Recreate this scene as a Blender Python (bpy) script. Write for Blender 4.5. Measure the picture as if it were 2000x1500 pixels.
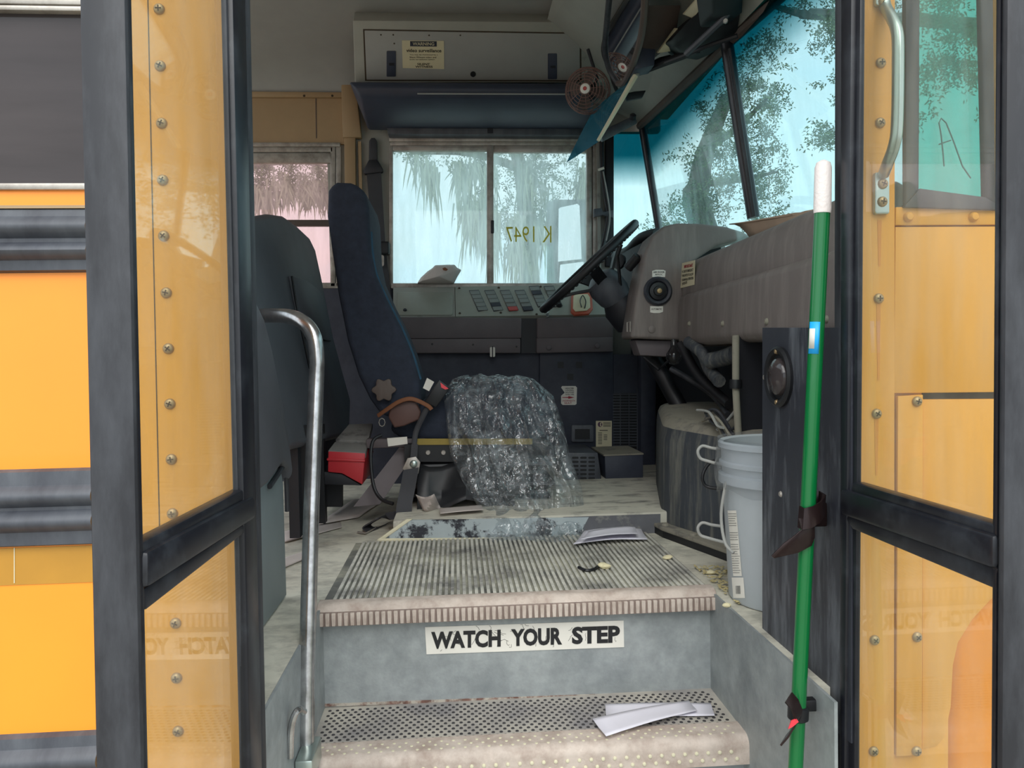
import bpy, bmesh, math, random
from mathutils import Vector, Matrix, noise
random.seed(7)
for o in list(bpy.data.objects): bpy.data.objects.remove(o)
S = bpy.context.scene
COL = S.collection
V = Vector

# ------------------------------------------------------------------ camera
# world: x = towards the front of the bus, y = into the bus, z = up, z 0 = bus floor
F = 1500.0
def unit(v): return V(v).normalized()
Yc = unit((-110/F, 43/F, -1)); Zc = V((-.018, 1, 0)); Zc.z = -(Zc.x*Yc.x+Zc.y*Yc.y)/Yc.z; Zc.normalize(); Xc = Yc.cross(Zc)
ROT = Matrix((Xc, Yc, Zc))
C = V((0, 0, .5425))
cd = bpy.data.cameras.new('camera'); cam = bpy.data.objects.new('camera', cd); COL.objects.link(cam)
cd.sensor_width = 36; cd.sensor_fit = 'HORIZONTAL'; cd.lens = 36*F/2000; cd.clip_start = .02; cd.clip_end = 500
cam.matrix_world = Matrix.Translation(C) @ ROT.to_4x4()
S.camera = cam

# ------------------------------------------------------------------ sky, sun, exposure
SKY_STRENGTH = 1.0
SUN_STRENGTH = 1.6
S.view_settings.view_transform = 'Standard'; S.view_settings.look = 'None'
S.view_settings.exposure = 0.85; S.view_settings.gamma = 1; S.view_settings.use_curve_mapping = False
W = bpy.data.worlds.new('sky'); S.world = W; W.use_nodes = True
nt = W.node_tree; nt.nodes.clear()
out = nt.nodes.new('ShaderNodeOutputWorld'); bg = nt.nodes.new('ShaderNodeBackground'); bg.inputs[1].default_value = SKY_STRENGTH
tc = nt.nodes.new('ShaderNodeTexCoord'); mp = nt.nodes.new('ShaderNodeMapping'); mp.inputs['Scale'].default_value = (1, 1, 2.2)
nz = nt.nodes.new('ShaderNodeTexNoise'); nz.inputs['Scale'].default_value = 2.3; nz.inputs['Detail'].default_value = 7; nz.inputs['Roughness'].default_value = .55
rp = nt.nodes.new('ShaderNodeValToRGB'); rp.color_ramp.elements[0].position = .38; rp.color_ramp.elements[1].position = .62
rp.color_ramp.elements[0].color = (.70, .85, .97, 1); rp.color_ramp.elements[1].color = (.96, .98, 1.0, 1)
nt.links.new(tc.outputs['Generated'], mp.inputs[0]); nt.links.new(mp.outputs[0], nz.inputs[0]); nt.links.new(nz.outputs[0], rp.inputs[0])
nt.links.new(rp.outputs[0], bg.inputs[0]); nt.links.new(bg.outputs[0], out.inputs[0])
sl = bpy.data.lights.new('sun', 'SUN'); sl.energy = SUN_STRENGTH; sl.angle = math.radians(50); sl.color = (1, .97, .92)
sun = bpy.data.objects.new('sun', sl); COL.objects.link(sun)
sun.rotation_euler = V((.05, .75, -.85)).to_track_quat('-Z', 'Y').to_euler()
try:
    S.cycles.transparent_max_bounces = 32
    S.cycles.max_bounces = 12; S.cycles.diffuse_bounces = 6
except Exception: pass

# ------------------------------------------------------------------ geometry helpers
class Plane:
    def __init__(s, p, n):
        s.p = V(p); s.n = V(n).normalized()
        if s.n.dot(C-s.p) < 0: s.n = -s.n
    def at(s, px, py, off=0):
        d = ROT @ V(((px-1000)/F, (750-py)/F, -1)); p = s.p+s.n*off
        return C+d*((p-C).dot(s.n)/d.dot(s.n))
def py_(y): return Plane((0, y, 0), (0, 1, 0))
def px_(x): return Plane((x, 0, 0), (1, 0, 0))
def pz_(z): return Plane((0, 0, z), (0, 0, 1))
def P(px, py, x=None, y=None, z=None):
    if x is not None: return px_(x).at(px, py)
    if y is not None: return py_(y).at(px, py)
    return pz_(z).at(px, py)
def box(x0, x1, y0, y1, z0, z1):
    v = [V((x, y, z)) for x in (x0, x1) for y in (y0, y1) for z in (z0, z1)]
    return v, [(0, 1, 3, 2), (4, 6, 7, 5), (0, 4, 5, 1), (2, 3, 7, 6), (0, 2, 6, 4), (1, 5, 7, 3)]
def prism(pts, vec):
    pts = [V(p) for p in pts]; n = len(pts); vec = V(vec)
    return pts+[p+vec for p in pts], [tuple(range(n)), tuple(range(2*n-1, n-1, -1))]+[(i, (i+1) % n+0, (i+1) % n+n, i+n)[::-1] for i in range(n)]
def slab(pl, poly, th, off=0):
    """polygon seen at these picture points, lying on plane pl, th thick away from the viewer"""
    return prism([pl.at(x, y, off) for x, y in poly], pl.n*-th)
def tall(geo, poly, ztop=1.72, zbot=-.62, lean=0):
    """carry pieces that run out of the picture up to their real top and down to their real foot"""
    v, f = geo; n = len(poly)
    for i, (x, y) in enumerate(poly):
        for p in (v[i], v[i+n]):
            z = ztop if y <= -60 else zbot if y >= 1560 else None
            if z is not None: p.y += lean*(z-p.z); p.z = z
    return v, f
def rect(x0, y0, x1, y1): return [(x0, y0), (x1, y0), (x1, y1), (x0, y1)]
def rrect(x0, y0, x1, y1, r, n=4):
    o = []
    for cx, cy, a in ((x1-r, y0+r, -90), (x1-r, y1-r, 0), (x0+r, y1-r, 90), (x0+r, y0+r, 180)):
        for i in range(n+1):
            t = math.radians(a+90*i/n); o.append((cx+r*math.cos(t), cy+r*math.sin(t)))
    return o
def join(*ms):
    v = []; f = []
    for a, b in ms:
        k = len(v); v += list(a); f += [tuple(i+k for i in q) for q in b]
    return v, f
def frame_of(d):
    d = d.normalized(); a = V((0, 0, 1)) if abs(d.z) < .9 else V((1, 0, 0)); u = d.cross(a).normalized(); return u, u.cross(d).normalized()
def tube(pts, r, n=10, closed=False, flat=None):
    pts = [V(p) for p in pts]; m = len(pts); v = []; f = []
    rr = r if isinstance(r, (list, tuple)) else [r]*m
    u = None
    for i, p in enumerate(pts):
        d = (pts[(i+1) % m]-pts[i-1]) if closed or 0 < i < m-1 else (pts[1]-pts[0] if i == 0 else pts[-1]-pts[-2])
        if d.length < 1e-9: d = V((0, 0, 1))
        d.normalize()
        if u is None: u, w = frame_of(d)
        else:
            u = (u-d*u.dot(d)).normalized(); w = u.cross(d)
        for k in range(n):
            t = 2*math.pi*k/n
            v.append(p+u*(math.cos(t)*rr[i]*(flat or 1))+w*(math.sin(t)*rr[i]))
    for i in range(m if closed else m-1):
        for k in range(n):
            a = i*n+k; b = i*n+(k+1) % n; c = ((i+1) % m)*n+(k+1) % n; e = ((i+1) % m)*n+k
            f.append((a, b, c, e))
    if not closed: f += [tuple(range(n))[::-1], tuple(range((m-1)*n, m*n))]
    return v, f
def smooth_path(pts, k=6):
    pts = [V(p) for p in pts]; o = []
    for i in range(len(pts)-1):
        p0 = pts[max(i-1, 0)]; p1 = pts[i]; p2 = pts[i+1]; p3 = pts[min(i+2, len(pts)-1)]
        for j in range(k):
            t = j/k
            o.append(.5*((2*p1)+(p2-p0)*t+(2*p0-5*p1+4*p2-p3)*t*t+(3*p1-p0-3*p2+p3)*t**3))
    return o+[pts[-1]]
def lathe(o, axis, prof, n=20, cap=True):
    o = V(o); axis = V(axis).normalized(); u, w = frame_of(axis); v = []; f = []
    for r, h in prof:
        for k in range(n):
            t = 2*math.pi*k/n; v.append(o+axis*h+(u*math.cos(t)+w*math.sin(t))*r)
    for i in range(len(prof)-1):
        for k in range(n):
            f.append((i*n+k, i*n+(k+1) % n, (i+1)*n+(k+1) % n, (i+1)*n+k))
    if cap: f += [tuple(range(n))[::-1], tuple(range((len(prof)-1)*n, len(prof)*n))]
    return v, f
def grid(rows):
    m = len(rows); n = len(rows[0])
    return [V(p) for r in rows for p in r], [(i*n+j, i*n+j+1, (i+1)*n+j+1, (i+1)*n+j) for i in range(m-1) for j in range(n-1)]
def band(pts, w, th):
    """flat strap along pts, w is the width vector"""
    pts = [V(p) for p in pts]; w = V(w); v = []; f = []; m = len(pts)
    for i, p in enumerate(pts):
        d = (pts[min(i+1, m-1)]-pts[max(i-1, 0)]).normalized(); nn = d.cross(w).normalized()*th/2
        v += [p-w/2-nn, p+w/2-nn, p+w/2+nn, p-w/2+nn]
    for i in range(m-1):
        for k in range(4):
            f.append((i*4+k, i*4+(k+1) % 4, i*4+4+(k+1) % 4, i*4+4+k))
    return v, f+[(3, 2, 1, 0), tuple(range(m*4-4, m*4))]
POS = {}
def obj(name, geo, mat, parent=None, bevel=0, seg=2, smooth=None, label=None, cat=None, group=None, kind=None, solid=0, sub=0):
    v, f = geo
    v = [V(p) for p in v]
    lo = V((min(p.x for p in v), min(p.y for p in v), min(p.z for p in v))); hi = V((max(p.x for p in v), max(p.y for p in v), max(p.z for p in v)))
    c = (lo+hi)/2
    me = bpy.data.meshes.new(name); me.from_pydata([p-c for p in v], [], f)
    bm = bmesh.new(); bm.from_mesh(me)
    bmesh.ops.recalc_face_normals(bm, faces=bm.faces)
    if bevel:
        ed = [e for e in bm.edges if len(e.link_faces) == 2 and e.calc_face_angle(0) > .5]
        bmesh.ops.bevel(bm, geom=ed, offset=bevel, segments=seg, profile=.5, affect='EDGES', clamp_overlap=True)
    if smooth is None: smooth = bool(bevel)
    ang = .7
    for q in bm.faces: q.smooth = bool(smooth)
    if smooth:
        for e in bm.edges:
            if len(e.link_faces) == 2 and e.calc_face_angle(0) > ang: e.smooth = False
    bm.to_mesh(me); bm.free()
    o = bpy.data.objects.new(name, me); COL.objects.link(o)
    if mat: me.materials.append(mat)
    place(o, c, parent)
    if solid:
        md = o.modifiers.new('thickness', 'SOLIDIFY'); md.thickness = solid; md.offset = 0
    if sub:
        md = o.modifiers.new('subdivision', 'SUBSURF'); md.levels = sub; md.render_levels = sub
    tag(o, label, cat, group, kind)
    return o
def place(o, c, parent):
    POS[o.name] = V(c)
    o.location = V(c)-(POS[parent.name] if parent else V((0, 0, 0)))
    if parent: o.parent = parent
def tag(o, label=None, cat=None, group=None, kind=None):
    if label: o['label'] = label
    if cat: o['category'] = cat
    if group: o['group'] = group
    if kind: o['kind'] = kind
    return o
def thing(name, loc, label=None, cat=None, group=None, kind=None):
    o = bpy.data.objects.new(name, None); o.empty_display_size = .05; COL.objects.link(o); place(o, V(loc), None)
    return tag(o, label, cat, group, kind)
def copy_at(src, loc, parent, rot=None):
    o = src.copy(); COL.objects.link(o); o.parent = None; place(o, loc, parent)
    if rot: o.rotation_euler = rot
    return o
def text(name, s, pl, quad, mat, parent, off=.0008, flip=False, bold=.012, align=None):
    """lettering filling the quad (left, top, right, bottom picture points: tl, tr, br, bl) on plane pl"""
    cu = bpy.data.curves.new('lettering', 'FONT'); cu.body = s; cu.offset = bold; cu.align_x = align or 'CENTER'; cu.resolution_u = 3; cu.space_line = .95
    t = bpy.data.objects.new('t', cu); COL.objects.link(t)
    bpy.context.view_layer.update()
    me = t.to_mesh(); v = [p.co.copy() for p in me.vertices]; f = [tuple(q.vertices) for q in me.polygons]; t.to_mesh_clear()
    bpy.data.objects.remove(t); bpy.data.curves.remove(cu)
    if not v: return
    x0 = min(p.x for p in v); x1 = max(p.x for p in v); y0 = min(p.y for p in v); y1 = max(p.y for p in v)
    tl, tr, br, bl = [pl.at(a, b, off) for a, b in quad]
    o = []
    for p in v:
        a = (p.x-x0)/(x1-x0); b = (p.y-y0)/(y1-y0)
        if flip: a = 1-a
        o.append((bl*(1-a)+br*a)*(1-b)+(tl*(1-a)+tr*a)*b)
    return obj(name, (o, f), mat, parent)

# ------------------------------------------------------------------ materials
def lin(c): return tuple((x/12.92 if x <= .04045 else ((x+.055)/1.055)**2.4) for x in [k/255 for k in c])+(1,)
def N(t, k, **kw):
    n = t.nodes.new('ShaderNode'+k)
    for a, b in kw.items(): n.inputs[a.replace('_', ' ')].default_value = b
    return n
def mat(name, c, rough=.6, metal=0, var=.12, scale=9, bump=0, bscale=60, dirt=None, damt=.5, dscale=4, dstretch=(1, 1, 1), spec=.5, coat=0, stretch=(1, 1, 1), dsharp=.12):
    m = bpy.data.materials.new(name); m.use_nodes = True; t = m.node_tree; b = t.nodes['Principled BSDF']; L = t.links.new
    c = lin(c)
    tc = N(t, 'TexCoord'); mp = N(t, 'Mapping', Scale=stretch); L(tc.outputs['Object'], mp.inputs[0])
    nz = N(t, 'TexNoise', Scale=scale, Detail=6, Roughness=.6); L(mp.outputs[0], nz.inputs[0])
    r = N(t, 'ValToRGB'); r.color_ramp.elements[0].position = .3; r.color_ramp.elements[1].position = .7
    r.color_ramp.elements[0].color = tuple(x*(1-var) for x in c[:3])+(1,); r.color_ramp.elements[1].color = tuple(min(1, x*(1+var)) for x in c[:3])+(1,)
    L(nz.outputs[0], r.inputs[0]); col = r.outputs[0]
    if dirt:
        mp2 = N(t, 'Mapping', Scale=dstretch); mp2.inputs['Location'].default_value = (3.1, 1.7, .4); L(tc.outputs['Object'], mp2.inputs[0])
        n2 = N(t, 'TexNoise', Scale=dscale, Detail=9, Roughness=.68); L(mp2.outputs[0], n2.inputs[0])
        r2 = N(t, 'ValToRGB'); e = r2.color_ramp.elements; th = .72-.44*damt; e[0].position = max(0, th-dsharp/2); e[1].position = th+dsharp/2
        L(n2.outputs[0], r2.inputs[0])
        mx = N(t, 'MixRGB'); L(r2.outputs[0], mx.inputs[0]); L(col, mx.inputs[1]); mx.inputs[2].default_value = lin(dirt); col = mx.outputs[0]
    L(col, b.inputs['Base Color'])
    b.inputs['Roughness'].default_value = rough; b.inputs['Metallic'].default_value = metal; b.inputs['Specular IOR Level'].default_value = spec
    b.inputs['Coat Weight'].default_value = coat
    if bump:
        n3 = N(t, 'TexNoise', Scale=bscale, Detail=4); L(tc.outputs['Object'], n3.inputs[0])
        bp = N(t, 'Bump', Strength=bump, Distance=.004); L(n3.outputs[0], bp.inputs['Height']); L(bp.outputs[0], b.inputs['Normal'])
    return m
def glass(name, tint, haze=0, hcol=(225, 235, 235), band=None, gloss=1.0, streak=0, rough=.02):
    """dusty window glass: tinted see-through, a film of dust that catches light, a clear reflection"""
    m = bpy.data.materials.new(name); m.use_nodes = True; t = m.node_tree; t.nodes.clear(); L = t.links.new
    out = N(t, 'OutputMaterial'); tr = N(t, 'BsdfTransparent'); tr.inputs[0].default_value = lin(tint)
    gl = N(t, 'BsdfGlossy', Roughness=rough); lwt = N(t, 'LayerWeight', Blend=.5); fr = N(t, 'Math'); fr.operation = 'POWER'; L(lwt.outputs['Facing'], fr.inputs[0]); fr.inputs[1].default_value = 5; fr2 = N(t, 'MapRange'); L(fr.outputs[0], fr2.inputs[0]); fr2.inputs[3].default_value = .04; fr2.inputs[4].default_value = 1
    base = tr.outputs[0]
    geo = N(t, 'NewGeometry')
    if band:
        sp = N(t, 'SeparateXYZ'); L(geo.outputs['Position'], sp.inputs[0])
        mr = N(t, 'MapRange'); mr.inputs[1].default_value = band[0]; mr.inputs[2].default_value = band[1]; L(sp.outputs[2], mr.inputs[0])
        mx = N(t, 'MixRGB'); L(mr.outputs[0], mx.inputs[0]); mx.inputs[1].default_value = lin(tint); mx.inputs[2].default_value = lin(band[2]); L(mx.outputs[0], tr.inputs[0])
    if haze:
        tl = N(t, 'BsdfTranslucent'); tl.inputs[0].default_value = lin(hcol)
        mh = N(t, 'MixShader'); mh.inputs[0].default_value = haze
        tc = N(t, 'TexCoord'); mp = N(t, 'Mapping', Scale=(9, 9, 1.6)); L(tc.outputs['Object'], mp.inputs[0])
        nz = N(t, 'TexNoise', Scale=3, Detail=6); L(mp.outputs[0], nz.inputs[0])
        mr2 = N(t, 'MapRange'); mr2.inputs[1].default_value = .3; mr2.inputs[2].default_value = .7; mr2.inputs[3].default_value = haze*(1-streak); mr2.inputs[4].default_value = min(1, haze*(1+streak)); L(nz.outputs[0], mr2.inputs[0]); L(mr2.outputs[0], mh.inputs[0])
        if band:
            mb = N(t, 'MixRGB'); L(mr.outputs[0], mb.inputs[0]); mb.inputs[1].default_value = lin(hcol); mb.inputs[2].default_value = lin(band[2]); L(mb.outputs[0], tl.inputs[0])
        L(base, mh.inputs[1]); L(tl.outputs[0], mh.inputs[2]); base = mh.outputs[0]
    ml = N(t, 'Math'); ml.operation = 'MULTIPLY'; L(fr2.outputs[0], ml.inputs[0]); ml.inputs[1].default_value = gloss
    mg = N(t, 'MixShader'); L(ml.outputs[0], mg.inputs[0]); L(base, mg.inputs[1]); L(gl.outputs[0], mg.inputs[2]); L(mg.outputs[0], out.inputs[0])
    return m
M = {}
M['yellow'] = mat('school_bus_yellow', (248, 146, 34), .42, var=.04, scale=3, coat=.15)
M['yellow2'] = mat('school_bus_yellow_aged', (230, 160, 54), .5, var=.05, scale=3, dirt=(214, 150, 56), damt=.25, dscale=5, dstretch=(6, 6, .7), dsharp=.4)
M['tape'] = mat('reflective_yellow_tape', (176, 126, 38), .5, var=.08)
M['orange'] = mat('orange_fender_paint', (232, 140, 22), .4, var=.05)
M['rub'] = mat('black_rub_rail', (52, 54, 62), .5, var=.25, dirt=(92, 96, 102), damt=.28, dscale=4, dstretch=(4, 1, 1.5), dsharp=.5)
M['rubber'] = mat('black_rubber', (33, 34, 39), .55, var=.25, scale=4, dirt=(68, 70, 75), damt=.25, dscale=6, dstretch=(3, 3, .8), dsharp=.35)
M['blackpaint'] = mat('black_door_frame', (22, 23, 30), .35, var=.2, dirt=(60, 64, 70), damt=.12, dscale=9, dsharp=.3)
M['dark'] = mat('dark_plastic', (28, 29, 35), .55, var=.2)
M['darker'] = mat('black_plastic', (16, 17, 21), .5, var=.2)
M['screw'] = mat('dull_screw_metal', (176, 150, 112), .4, .6, var=.2)
M['slot'] = mat('screw_slot', (60, 48, 34), .7)
M['alu'] = mat('aged_aluminium', (176, 170, 162), .42, .35, var=.1, dirt=(120, 112, 104), damt=.3, dscale=14, dsharp=.3)
M['chrome'] = mat('worn_steel_tube', (190, 190, 190), .24, .9, var=.12, scale=14, dirt=(120, 118, 116), damt=.3, dscale=22, dsharp=.35)
M['bright'] = mat('brushed_aluminium', (178, 190, 184), .3, .85, var=.06)
M['galv'] = mat('galvanised_step_metal', (158, 163, 163), .5, .2, var=.14, scale=30, bump=.12, bscale=160, dirt=(120, 126, 128), damt=.3, dscale=7, dsharp=.3)
M['mat'] = mat('grimy_ribbed_mat', (92, 92, 88), .8, var=.25, dirt=(178, 176, 156), damt=.38, dscale=5, dsharp=.3)
M['rib'] = mat('worn_cream_ribs', (196, 193, 182), .75, var=.12, scale=30, dirt=(108, 106, 104), damt=.34, dscale=9, dsharp=.25)
M['nosing'] = mat('worn_pink_grey_nosing', (190, 177, 166), .7, var=.12, scale=25, dirt=(150, 132, 120), damt=.35, dscale=20, dsharp=.3)
M['nosebase'] = mat('nosing_grooves', (128, 112, 104), .8, var=.15, scale=30)
M['tread'] = mat('worn_dimpled_tread', (178, 172, 160), .8, var=.14, scale=12, dirt=(116, 114, 118), damt=.42, dscale=5, dsharp=.35)
M['pit'] = mat('dark_dimples', (52, 50, 52), .9)  # plain dark tone of the dimple dots
M['floor'] = mat('cream_grey_bus_floor', (206, 202, 186), .7, var=.08, scale=5, dirt=(128, 125, 118), damt=.28, dscale=9, dstretch=(1, 1.3, 1), dsharp=.3)
M['plat'] = mat('dusty_platform_floor', (186, 182, 168), .8, var=.1, dirt=(84, 82, 82), damt=.26, dscale=7, dstretch=(1, 2.2, 1), dsharp=.2)
M['chip'] = mat('chipped_pale_blue_plate', (160, 170, 172), .55, var=.08, dirt=(36, 38, 46), damt=.44, dscale=13, dsharp=.06)
M['creamtrim'] = mat('cream_trim', (206, 200, 172), .6, var=.08)
M['ceil'] = mat('grey_ceiling_paint', (150, 150, 147), .55, var=.05)
M['wallgrey'] = mat('grey_wall_paint', (150, 150, 142), .6, var=.07, dirt=(96, 94, 92), damt=.12, dscale=8)
M['console'] = mat('grey_console_paint', (146, 148, 138), .55, var=.06)
M['riser'] = mat('dark_dusty_riser', (92, 92, 96), .8, var=.2, dirt=(130, 128, 122), damt=.25, dscale=12)
M['tan'] = mat('faded_tan_yellow_paint', (158, 132, 98), .6, var=.06)
M['navy'] = mat('dark_navy_panel', (42, 46, 60), .6, var=.15, dirt=(58, 62, 74), damt=.3, dscale=8, dsharp=.3)
M['navypad'] = mat('navy_padded_vinyl', (50, 56, 72), .5, var=.12)
M['taupe'] = mat('taupe_dash_vinyl', (114, 105, 101), .62, var=.07, dirt=(138, 130, 124), damt=.26, dscale=5, dstretch=(4, 4, .5), bump=.06, bscale=220, dsharp=.3)
M['taupe2'] = mat('dark_taupe_vinyl', (98, 90, 92), .62, var=.1)
M['seatdark'] = mat('dark_grey_seat_vinyl', (84, 86, 92), .55, var=.12, scale=6, bump=.05, bscale=200)
M['seatblue'] = mat('blue_seat_fabric', (42, 48, 62), .9, var=.2, scale=40, bump=.2, bscale=420)
M['seatlit'] = mat('lit_teal_seat_edge', (44, 78, 100), .9, var=.2, scale=30)  # teal paints windshield light onto the front edge of the blue fabric
M['barrier'] = mat('grey_barrier_panel', (132, 142, 144), .55, var=.06)
M['boot'] = mat('black_bellows_vinyl', (34, 35, 38), .45, var=.2)
M['strap'] = mat('dark_belt_webbing', (52, 52, 56), .7, var=.15, bump=.2, bscale=300)
M['red'] = mat('red_box_paint', (196, 50, 58), .45, var=.06)
M['redbtn'] = mat('red_button', (226, 62, 74), .4)
M['greylid'] = mat('dusty_grey_lid', (128, 126, 122), .8, var=.12, dirt=(84, 80, 80), damt=.3, dscale=12)
M['leather'] = mat('brown_leather', (84, 58, 52), .55, var=.2)
M['orangefab'] = mat('orange_strap', (122, 76, 48), .7)
M['paper'] = mat('white_paper', (216, 213, 222), .85, var=.04)
M['paper2'] = mat('soiled_paper', (188, 178, 172), .85, var=.1)
M['sticker'] = mat('white_sticker', (222, 218, 208), .6, var=.04)
M['cream'] = mat('cream_sticker', (206, 196, 164), .6, var=.04)
M['ink'] = mat('black_ink', (24, 24, 26), .6)
M['redink'] = mat('red_ink', (160, 30, 50), .6)
M['goldlabel'] = mat('yellow_warning_label', (146, 126, 54), .6)
M['green'] = mat('green_pole_enamel', (0, 104, 50), .3, var=.05, coat=.3)
M['white'] = mat('white_rubber_grip', (232, 222, 218), .6, var=.05, bump=.25, bscale=220)
M['blue'] = mat('sky_blue_label', (30, 168, 246), .45)
M['bracket'] = mat('glossy_dark_brown_metal', (44, 32, 32), .22, .5, var=.3)
M['bucket'] = mat('grey_plastic_bucket', (176, 182, 186), .5, var=.04)
M['engine'] = mat('dusty_dark_engine_cover', (58, 62, 68), .7, var=.15, dirt=(128, 126, 116), damt=.24, dscale=5, dstretch=(7, 7, .7), dsharp=.3)
M['dusty'] = mat('dust_covered_ledge', (132, 127, 114), .9, var=.12, dirt=(96, 92, 88), damt=.3, dscale=10)
M['foam'] = mat('cream_foam_crumb', (216, 206, 168), .9)
M['straw'] = mat('straw_debris', (184, 170, 124), .9, var=.3, scale=60)
M['wire'] = mat('copper_brown_fan_wire', (122, 92, 84), .45, .4)
M['cable'] = mat('black_cable', (24, 24, 28), .5)
M['greycable'] = mat('grey_cable', (150, 150, 146), .6)
M['header'] = mat('grey_header_panel', (150, 150, 142), .6, var=.06)
M['brown'] = mat('brown_rubber_trim', (84, 72, 66), .6, var=.15)
M['card'] = mat('brown_cardboard', (170, 146, 124), .8, var=.08)
M['mark'] = mat('yellow_window_marker', (206, 196, 62), .7)
M['scratch'] = mat('dark_finger_mark', (40, 96, 96), .7)
M['mirror'] = mat('mirror_glass', (235, 238, 240), .03, 1, var=0)
M['bark'] = mat('grey_brown_bark', (92, 84, 76), .9, var=.3, bump=.5, bscale=20)
M['leaf'] = mat('dark_oak_leaves', (74, 92, 52), .6, var=.35, scale=3)
M['moss'] = mat('grey_green_moss', (128, 136, 118), .9, var=.2)
M['ground'] = mat('pale_gravel_ground', (150, 146, 134), .95, var=.2, scale=3, bump=.3, bscale=30)
M['teal'] = glass('tinted_teal_visor', (150, 204, 216), haze=.4, hcol=(130, 190, 210), rough=.05)
G_door = glass('door_glass', (240, 243, 240), haze=.07, hcol=(240, 238, 225), streak=.6, gloss=1.15)
G_drv = glass('dusty_driver_window_glass', (226, 238, 238), haze=.30, hcol=(222, 240, 240), streak=.35)
G_pink = glass('bronze_tinted_glass', (236, 217, 216), haze=.2, hcol=(240, 220, 216), streak=.4)
G_ws = glass('windshield_glass', (216, 234, 234), haze=.09, hcol=(205, 235, 235), band=(1.37, 1.52, (46, 132, 142)), streak=.7)
G_q = glass('green_quarter_glass', (188, 244, 232), haze=.12, hcol=(140, 230, 210), streak=.4)
G_dark = mat('dark_window_glass', (62, 56, 56), .08, 0, var=.2, spec=.35, scale=2, stretch=(1, 1, 7))
G_bag = None
def bag_mat():
    m = bpy.data.materials.new('clear_plastic_film'); m.use_nodes = True; t = m.node_tree; t.nodes.clear(); L = t.links.new
    out = N(t, 'OutputMaterial'); tr = N(t, 'BsdfTransparent'); tr.inputs[0].default_value = (.93, .95, .96, 1)
    gl = N(t, 'BsdfGlossy', Roughness=.14); df = N(t, 'BsdfDiffuse'); df.inputs[0].default_value = (.72, .8, .84, 1)
    tc = N(t, 'TexCoord'); n0 = N(t, 'TexNoise', Scale=6, Detail=3); L(tc.outputs['Object'], n0.inputs[0])
    mxv = N(t, 'MixRGB'); mxv.inputs[0].default_value = .4; L(tc.outputs['Object'], mxv.inputs[1]); L(n0.outputs['Color'], mxv.inputs[2])
    v1 = N(t, 'TexVoronoi', Scale=7); L(mxv.outputs[0], v1.inputs['Vector']); v2 = N(t, 'TexNoise', Scale=17, Detail=2, Distortion=2.5); L(mxv.outputs[0], v2.inputs['Vector'])
    b1 = N(t, 'Bump', Strength=.5, Distance=.10); L(v1.outputs['Distance'], b1.inputs['Height'])
    bp = N(t, 'Bump', Strength=.8, Distance=.009); L(v2.outputs[0], bp.inputs['Height']); L(b1.outputs[0], bp.inputs['Normal']); L(bp.outputs[0], gl.inputs['Normal'])
    lw = N(t, 'LayerWeight', Blend=.4); L(b1.outputs[0], lw.inputs['Normal'])
    ve = N(t, 'TexVoronoi', Scale=6); ve.feature = 'DISTANCE_TO_EDGE'; L(mxv.outputs[0], ve.inputs['Vector'])
    ve2 = N(t, 'TexNoise', Scale=8, Detail=4, Distortion=1.5); L(tc.outputs['Object'], ve2.inputs[0])
    cr = N(t, 'MapRange'); cr.inputs[1].default_value = 0; cr.inputs[2].default_value = .03; cr.inputs[3].default_value = .13; cr.inputs[4].default_value = .0; L(ve.outputs['Distance'], cr.inputs[0])
    c2 = N(t, 'MapRange'); c2.inputs[1].default_value = .45; c2.inputs[2].default_value = .75; c2.inputs[3].default_value = .06; c2.inputs[4].default_value = .24; L(ve2.outputs[0], c2.inputs[0])
    ad = N(t, 'Math'); ad.operation = 'ADD'; L(cr.outputs[0], ad.inputs[0]); L(c2.outputs[0], ad.inputs[1])
    m1 = N(t, 'MixShader'); L(ad.outputs[0], m1.inputs[0]); L(tr.outputs[0], m1.inputs[1]); L(df.outputs[0], m1.inputs[2])
    mr = N(t, 'MapRange'); mr.inputs[3].default_value = .07; mr.inputs[4].default_value = .6; L(lw.outputs['Facing'], mr.inputs[0])
    m2 = N(t, 'MixShader'); L(mr.outputs[0], m2.inputs[0]); L(m1.outputs[0], m2.inputs[1]); L(gl.outputs[0], m2.inputs[2]); L(m2.outputs[0], out.inputs[0])
    return m
G_bag = bag_mat()

# ------------------------------------------------------------------ reference planes of the bus
YB = 1.15            # outer skin on the door side
YW = 3.65            # inner face of the driver-side wall
XL, XR = -.315, .585 # stairwell sides
LEAN = .032
SKINL = Plane((0, YB, C.z), (0, -1, LEAN))   # left of the door the skin leans in a little
SKINR = py_(YB)
FAR = py_(YW)

# ================================================================== SETTING
ground = obj('ground', box(-40, 40, -30, 60, -1.0, -.95), M['ground'], kind='structure', label='pale gravel ground under the bus')
floor = obj('floor', join(box(-1.75, 1.0, 1.745, YW, -.04, 0), box(-1.75, XL, 1.19, 1.745, -.04, 0), box(XR+.0, 1.0, 1.20, 1.745, -.04, 0)), M['floor'], kind='structure', label='dirty cream grey bus floor')
platform = obj('platform', box(-.2, .95, 2.335, YW, 0, .066), M['plat'], floor, bevel=.006)
pr = obj('platform_riser', slab(py_(2.333), [(1100, 1010), (1290, 1004), (1290, 1042), (1100, 1048)], .006), M['riser'], floor)
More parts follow.
